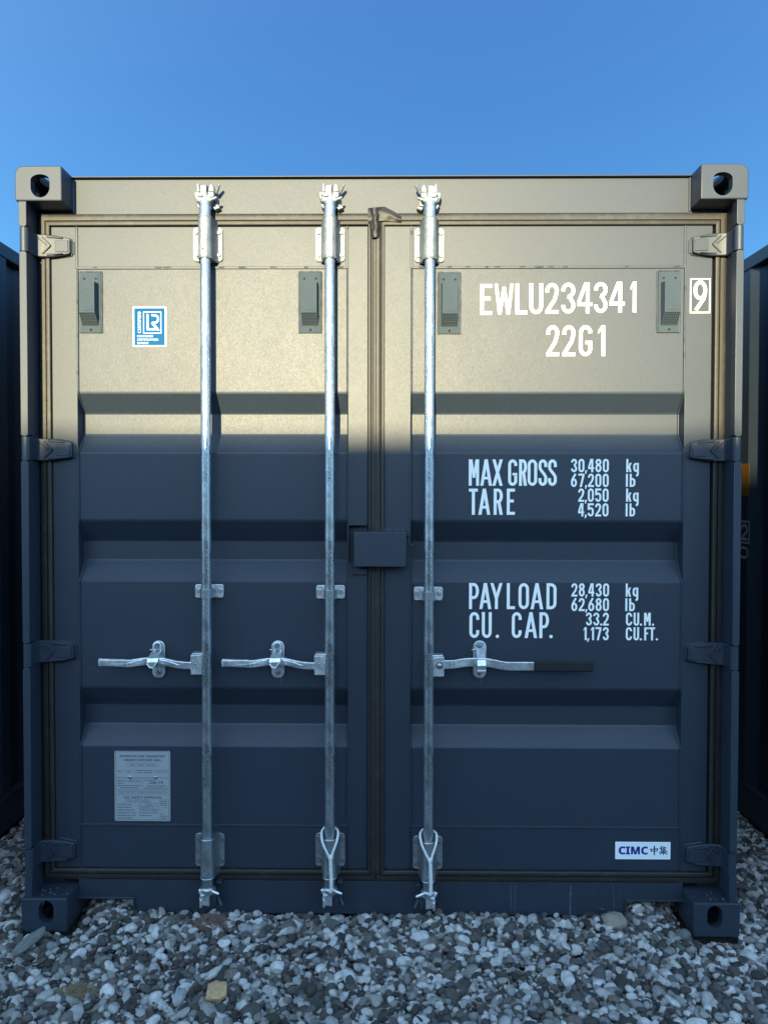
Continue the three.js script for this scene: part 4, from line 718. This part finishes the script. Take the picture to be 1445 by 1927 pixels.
// ------------------------------------------------------------ the other containers of the yard
const left = closedContainer('dark container on the left, across a narrow strip of gravel', 'containers in the rows', [-2.862 + 0.0, 0, -0.02]);
const right = closedContainer('dark container on the right with a yellow label on its side wall', 'containers in the rows', [2.905, 0, -0.01]);
right.rotation.y = 0.0245;
{ // markings on the side wall of the right-hand container, which faces the gap
  const c = group('side_marking', right, [-1.2135, 0, 0]);
  const yl = canvasTex(256, 256, (x, W, H) => { x.fillStyle = '#7c540e'; x.fillRect(0, 0, W, H); x.fillStyle = '#15120c'; x.fillRect(50, 40, 150, 16); x.fillRect(50, 40, 16, 70); x.fillRect(180, 40, 16, 70); x.beginPath(); x.arc(120, 150, 26, 0, 7); x.fill(); x.fillRect(60, 205, 130, 14); });
  const g = flat(new THREE.BoxGeometry(0.3, 0.152, 0.0012)); g.userData.ownUv = false;
  const m = decal('height_label', -0.15, 0.15, -0.075, 0.075, 0, std({ map: yl, roughness: 0.5 }), c, 'yellow label with black signs'); m.rotation.y = -Math.PI / 2; m.position.set(-0.0022, 1.565, -1.115);
  const t = lettering([['#', -0.1, 0.0, 1.272, 1.378, 0.008], ['2', -0.08, -0.018, 1.287, 1.362, 0.012], ['0', -0.095, -0.013, 1.202, 1.258, 0.010]], 0, c, 'dulled white figures', std({ color: lin(0.34, 0.34, 0.35), roughness: 0.7 })); t.rotation.y = -Math.PI / 2; t.position.set(-0.0026, 0, -0.955);
}
// the facing row behind the photographer: its top edge throws the shade on the lower half of the doors
const ROW = 7.0;
for (let k = -2; k <= 2; k++) closedContainer('dark closed container in the row behind the photographer', 'containers of the facing row', [k * 2.5 - 0.76, 0, ROW], Math.PI);

// ------------------------------------------------------------ ground and gravel
{
  const g = new THREE.PlaneGeometry(600, 600, 1, 1).rotateX(-Math.PI / 2).translate(0, -0.032, 0);
  const m = mesh('ground', [g], std({ color: lin(0.12, 0.115, 0.11), map: gritMap, roughness: 0.95 }), null);
  tag(m, 'gravel ground of the container yard', null, null, 'structure');
}
const smooth = (a, b, x) => { const t = Math.min(1, Math.max(0, (x - a) / (b - a))); return t * t * (3 - 2 * t); };
function bump(x, z) { return 0.006 * Math.sin(3.1 * x + 1.3) * Math.sin(4.3 * z + 0.4) + 0.004 * Math.sin(7.7 * x - 2.1 * z) + 0.003 * Math.sin(13 * z + 5 * x); }
function level(x, z) {                                        // height of the gravel
  const ax = Math.abs(x); let y = -0.012 + bump(x, z) * 0.8;
  y += 0.032 * (1 - smooth(0.88, 1.05, ax)) * (1 - smooth(-0.02, 0.22, z));                      // heaped against the sill
  y += 0.045 * Math.exp(-(((ax - 0.955) / 0.07) ** 2)) * (1 - smooth(-0.17, 0.02, z));             // run up into the recesses
  if (x < -1.0) y += 0.012 * Math.exp(-(((x + 1.13) / 0.12) ** 2) - (((z - 0.03) / 0.1) ** 2));  // against the left casting
  y += 0.012 * smooth(1.27, 1.45, ax) * (1 - smooth(0, 0.4, z));
  return y;
}
function pebbleGeo(k) {
  const g = new THREE.IcosahedronGeometry(1, 3), p = g.attributes.position, v = V3(), dirs = [], sharp = [0.12, 0.3, 0.55, 0.75, 0.1, 0.45, 0.25, 0.7, 0.35, 0.6][k % 10];
  for (let i = 0; i < 9; i++) dirs.push([V3(rr(-1, 1), rr(-1, 1), rr(-1, 1)).normalize(), rr(0.62, 0.9)]);
  const f = [rr(1, 2), rr(1, 2), rr(1, 2), rr(0, 6), rr(0, 6)];
  for (let i = 0; i < p.count; i++) {
    v.fromBufferAttribute(p, i).normalize();
    let r = 1 + 0.08 * Math.sin(2.3 * f[0] * v.x + f[3]) * Math.cos(2.1 * f[1] * v.y + f[4]) + 0.025 * Math.sin(5.1 * f[2] * v.z + 3 * v.x + f[3]);
    for (const [d, c] of dirs) { const q = v.dot(d) * r; if (q > c) r = r * (1 - sharp) + sharp * Math.min(r, c / v.dot(d)); }
    p.setXYZ(i, v.x * r, v.y * r, v.z * r);
  }
  g.computeVertexNormals();
  const s = toCreasedNormals(g, sharp > 0.35 ? 0.45 : 1.2), o = new THREE.BufferGeometry();
  for (const q of ['position', 'normal', 'uv']) o.setAttribute(q, s.attributes[q]);
  return o;
}
const stoneMat = std({ color: lin(1, 1, 1), map: stoneMap, roughness: 0.78, bumpMap: stoneBump, bumpScale: 0.006 });
const PEB = Array.from({ length: 10 }, (_, k) => pebbleGeo(k));
const tone = (c) => {                                         // pale limestone, mid greys, dark slate, a few warm ones
  const q = rnd();
  if (q < 0.27) { const b = rr(0.78, 1.0); return c.setRGB(b, b * rr(0.96, 1.0), b * rr(0.92, 1.0)); }
  if (q < 0.52) { const b = rr(0.30, 0.66); return c.setRGB(b, b * rr(0.96, 1.0), b * rr(0.9, 1.02)); }
  if (q < 0.87) { const b = rr(0.05, 0.2); return c.setRGB(b, b * rr(0.94, 1.0), b * rr(0.84, 1.0)); }
  if (q < 0.95) { const b = rr(0.10, 0.26); return c.setRGB(b * 1.04, b * 0.98, b * 0.88); }
  const b = rr(0.12, 0.25); return c.setRGB(b * 1.14, b * 0.95, b * 0.86);
};
{
  const lists = PEB.map(() => []), m = new THREE.Matrix4(), q = new THREE.Quaternion(), q2 = new THREE.Quaternion(), e = new THREE.Euler();
  const put = (x, z, s, up) => {
    const k = Math.floor(rnd() * PEB.length), el = rr(0.95, 1.55), sx = s * el, sz = s * rr(0.75, 1.0), sy = s * rr(0.5, 0.85);
    e.set(rr(-0.6, 0.6), 0, rr(-0.6, 0.6)); q.setFromEuler(e); q2.setFromAxisAngle(V3(0, 1, 0), rr(0, 6.283)); q.multiply(q2);
    lists[k].push([new THREE.Matrix4().compose(V3(x, level(x, z) + up, z), q, V3(sx, sy, sz)), tone(new THREE.Color())]);
  };
  const solid = (x, z, s) => {                                  // places taken by the castings, the sill and the other containers
    const ax = Math.abs(x);
    if (ax > 1.055 - s && ax < 1.22 + s && z > -0.185 - s && z < s * 0.85) return true;
    if (ax < 0.868 + s * 0.6 && z < -0.1 + s * 0.75) return true;
    if (z < -0.55 && ax < 1.2 + s) return true;
    if (x < -1.643 + s * 0.3 || x > 1.665 - s * 0.3) return z < 0.0;
    return false;
  };
  const area = (x0, x1, z0, z1, per, s0, s1, up0, up1, pw = 1) => { const n = Math.round((x1 - x0) * (z1 - z0) * per); for (let i = 0; i < n; i++) { const x = rr(x0, x1), z = rr(z0, z1), s = s0 + (s1 - s0) * rnd() ** pw; if (!solid(x, z, s)) put(x, z, s, rr(up0, up1)); } };
  area(-2.6, 2.6, -0.4, 1.5, 6500, 0.0075, 0.0125, -0.018, -0.007);          // bed
  area(-2.2, 2.2, -0.4, 1.1, 3600, 0.0045, 0.0100, -0.012, 0.001, 1.2);    // small stones filling in
  area(-2.2, 2.2, -0.35, 1.1, 2700, 0.0095, 0.0165, -0.010, 0.008, 1.4);    // larger stones
  area(-2.2, 2.2, -0.3, 1.1, 300, 0.0155, 0.027, -0.010, 0.004, 1.6);
  for (const [a, b] of [[-1.66, -1.18], [1.18, 1.68]]) { area(a, b, -3.2, -0.4, 6000, 0.008, 0.015, -0.016, -0.002); area(a, b, -3.2, -0.4, 3500, 0.007, 0.02, -0.008, 0.005, 1.5); }
  for (const s of [-1, 1]) for (let i = 0; i < 16; i++) { const z = rr(-0.09, -0.012), x = s * rr(1.07, 1.175), r = rr(0.0008, 0.0022); lists[i % 10].push([new THREE.Matrix4().compose(V3(x, 0.1165 + r * 0.5, z), q.clone(), V3(r * 1.3, r, r)), tone(new THREE.Color())]); }   // grit lying on the lower castings
  const gravel = group('gravel', null); tag(gravel, 'loose grey and white gravel in front of and between the containers', 'gravel', null, 'stuff');
  lists.forEach((l, k) => {
    const im = new THREE.InstancedMesh(PEB[k], stoneMat, l.length); im.name = 'pebbles'; im.castShadow = im.receiveShadow = true;
    l.forEach(([mt, c], i) => { im.setMatrixAt(i, mt); im.setColorAt(i, c); });
    gravel.add(im);
  });
}
function stone(label, k, pos, scale, rot, col) {
  const m = new THREE.Mesh(PEB[k], stoneMat.clone()); m.name = numbered('stone'); m.material.color = lin(...col); m.castShadow = m.receiveShadow = true;
  m.position.set(...pos); m.scale.set(...scale); m.rotation.set(...rot); scene.add(m);
  return tag(m, label, 'stone');
}
const gy = (x, z, d = 0) => level(x, z) + d;
{
  const s = poly([[-0.030, -0.026], [0.012, -0.034], [0.031, -0.018], [0.029, 0.022], [0.004, 0.027], [-0.002, 0.032], [-0.028, 0.024]]);
  const m = mesh('stone', [plate(s, -0.007, 0.008, 0.0035, 0.6).rotateX(-Math.PI / 2)], std({ color: lin(0.47, 0.31, 0.165), roughness: 0.9, map: gritMap, bumpMap: stoneBump, bumpScale: 0.002 }), null);
  m.material.map = stoneMap; m.position.set(-0.478, gy(-0.478, 0.318, 0.017), 0.318); m.rotation.set(0.32, 0.12, 0.06);
  tag(m, 'flat angular tan stone lying near the front edge, ochre among grey gravel', 'stone');
}
stone('long grey slab of stone leaning at the foot of the left corner casting', 7, [-1.150, gy(-1.145, 0.06, 0.020), 0.085], [0.026, 0.014, 0.072], [0.22, -0.5, 0.15], [0.24, 0.245, 0.235]);
stone('large rounded stone with a brown top, against the sill near the right recess', 0, [0.808, 0.026, -0.04], [0.044, 0.032, 0.036], [0.4, 0.3, -0.3], [0.36, 0.32, 0.26]);
stone('pale egg-shaped stone in the left foreground beside a white chip', 4, [-0.995, gy(-0.995, 0.318, 0.008), 0.318], [0.021, 0.013, 0.029], [0.2, -0.5, 0.2], [0.62, 0.63, 0.60]);
stone('small white angular stone beside the dry moss', 2, [-0.955, gy(-0.955, 0.328, 0.008), 0.33], [0.019, 0.012, 0.02], [0.2, 0.5, 0.1], [0.72, 0.72, 0.68]);
stone('tall pale stone standing in the gravel left of centre', 4, [-0.586, gy(-0.586, 0.335, 0.010), 0.335], [0.019, 0.014, 0.034], [0.1, -0.1, 0.0], [0.55, 0.57, 0.58]);
stone('grey rounded stone beside the right corner casting', 1, [1.035, gy(1.035, -0.005, 0.016), -0.005], [0.022, 0.02, 0.02], [0.2, 0.3, 0.0], [0.22, 0.23, 0.23]);

// dry stalks and moss among the stones
function stalk(label, pts, r, col) { const m = mesh('dry_stalk', [tube(pts, r, 30, 6)], std({ color: lin(...col), roughness: 0.9 }), null); return tag(m, label, 'stalk'); }
stalk('long thin dry stalk lying across the gravel right of centre', [[0.237, gy(.237, .05, .012), 0.05], [0.2, gy(.2, .13, .016), 0.12], [0.165, gy(.165, .18, .013), 0.19], [0.11, gy(.11, .29, .012), 0.285]], 0.0014, [0.26, 0.22, 0.17]);
stalk('short dry twig lying against the sill right of centre', [[0.178, 0.026, -0.068], [0.205, 0.027, -0.052], [0.23, 0.022, -0.04]], 0.0028, [0.25, 0.19, 0.14]);
stalk('pale straw standing in the gravel right of centre near the front edge', [[0.40, gy(.4, .22, .008), 0.215], [0.402, gy(.4, .25, .012), 0.25], [0.401, gy(.4, .28, .008), 0.275]], 0.0016, [0.42, 0.36, 0.27]);
function moss(label, x, z, w, d, n, col) {
  const L = [];
  for (let i = 0; i < n; i++) { const a = rr(0, 6.283), r = Math.sqrt(rnd()), px = x + Math.cos(a) * r * w, pz = z + Math.sin(a) * r * d, y = level(px, pz) + rr(0.004, 0.022) * (1.2 - r), b = rr(0, 6.283), l = rr(0.006, 0.018); L.push(tube([[px, y, pz], [px + Math.cos(b) * l * 0.5, y + rr(0.001, 0.007), pz + Math.sin(b) * l * 0.5], [px + Math.cos(b) * l, y + rr(-0.004, 0.006), pz + Math.sin(b) * l]], rr(0.0005, 0.0012), 4, 4)); }
  const m = mesh('dry_moss', L, std({ color: lin(...col), roughness: 0.95 }), null);
  return tag(m, label, 'moss');
}
moss('clump of dry brown moss and straw in the left foreground', -0.91, 0.285, 0.06, 0.035, 900, [0.24, 0.19, 0.115]);
moss('patch of reddish dry fibre against the sill below the leftmost bar', -0.575, -0.02, 0.055, 0.04, 900, [0.2, 0.125, 0.105]);

scene.traverse((o) => { if (o.isMesh) o.castShadow = o.receiveShadow = true; });
camera.far = 900; camera.updateProjectionMatrix();
renderer.render(scene, camera);
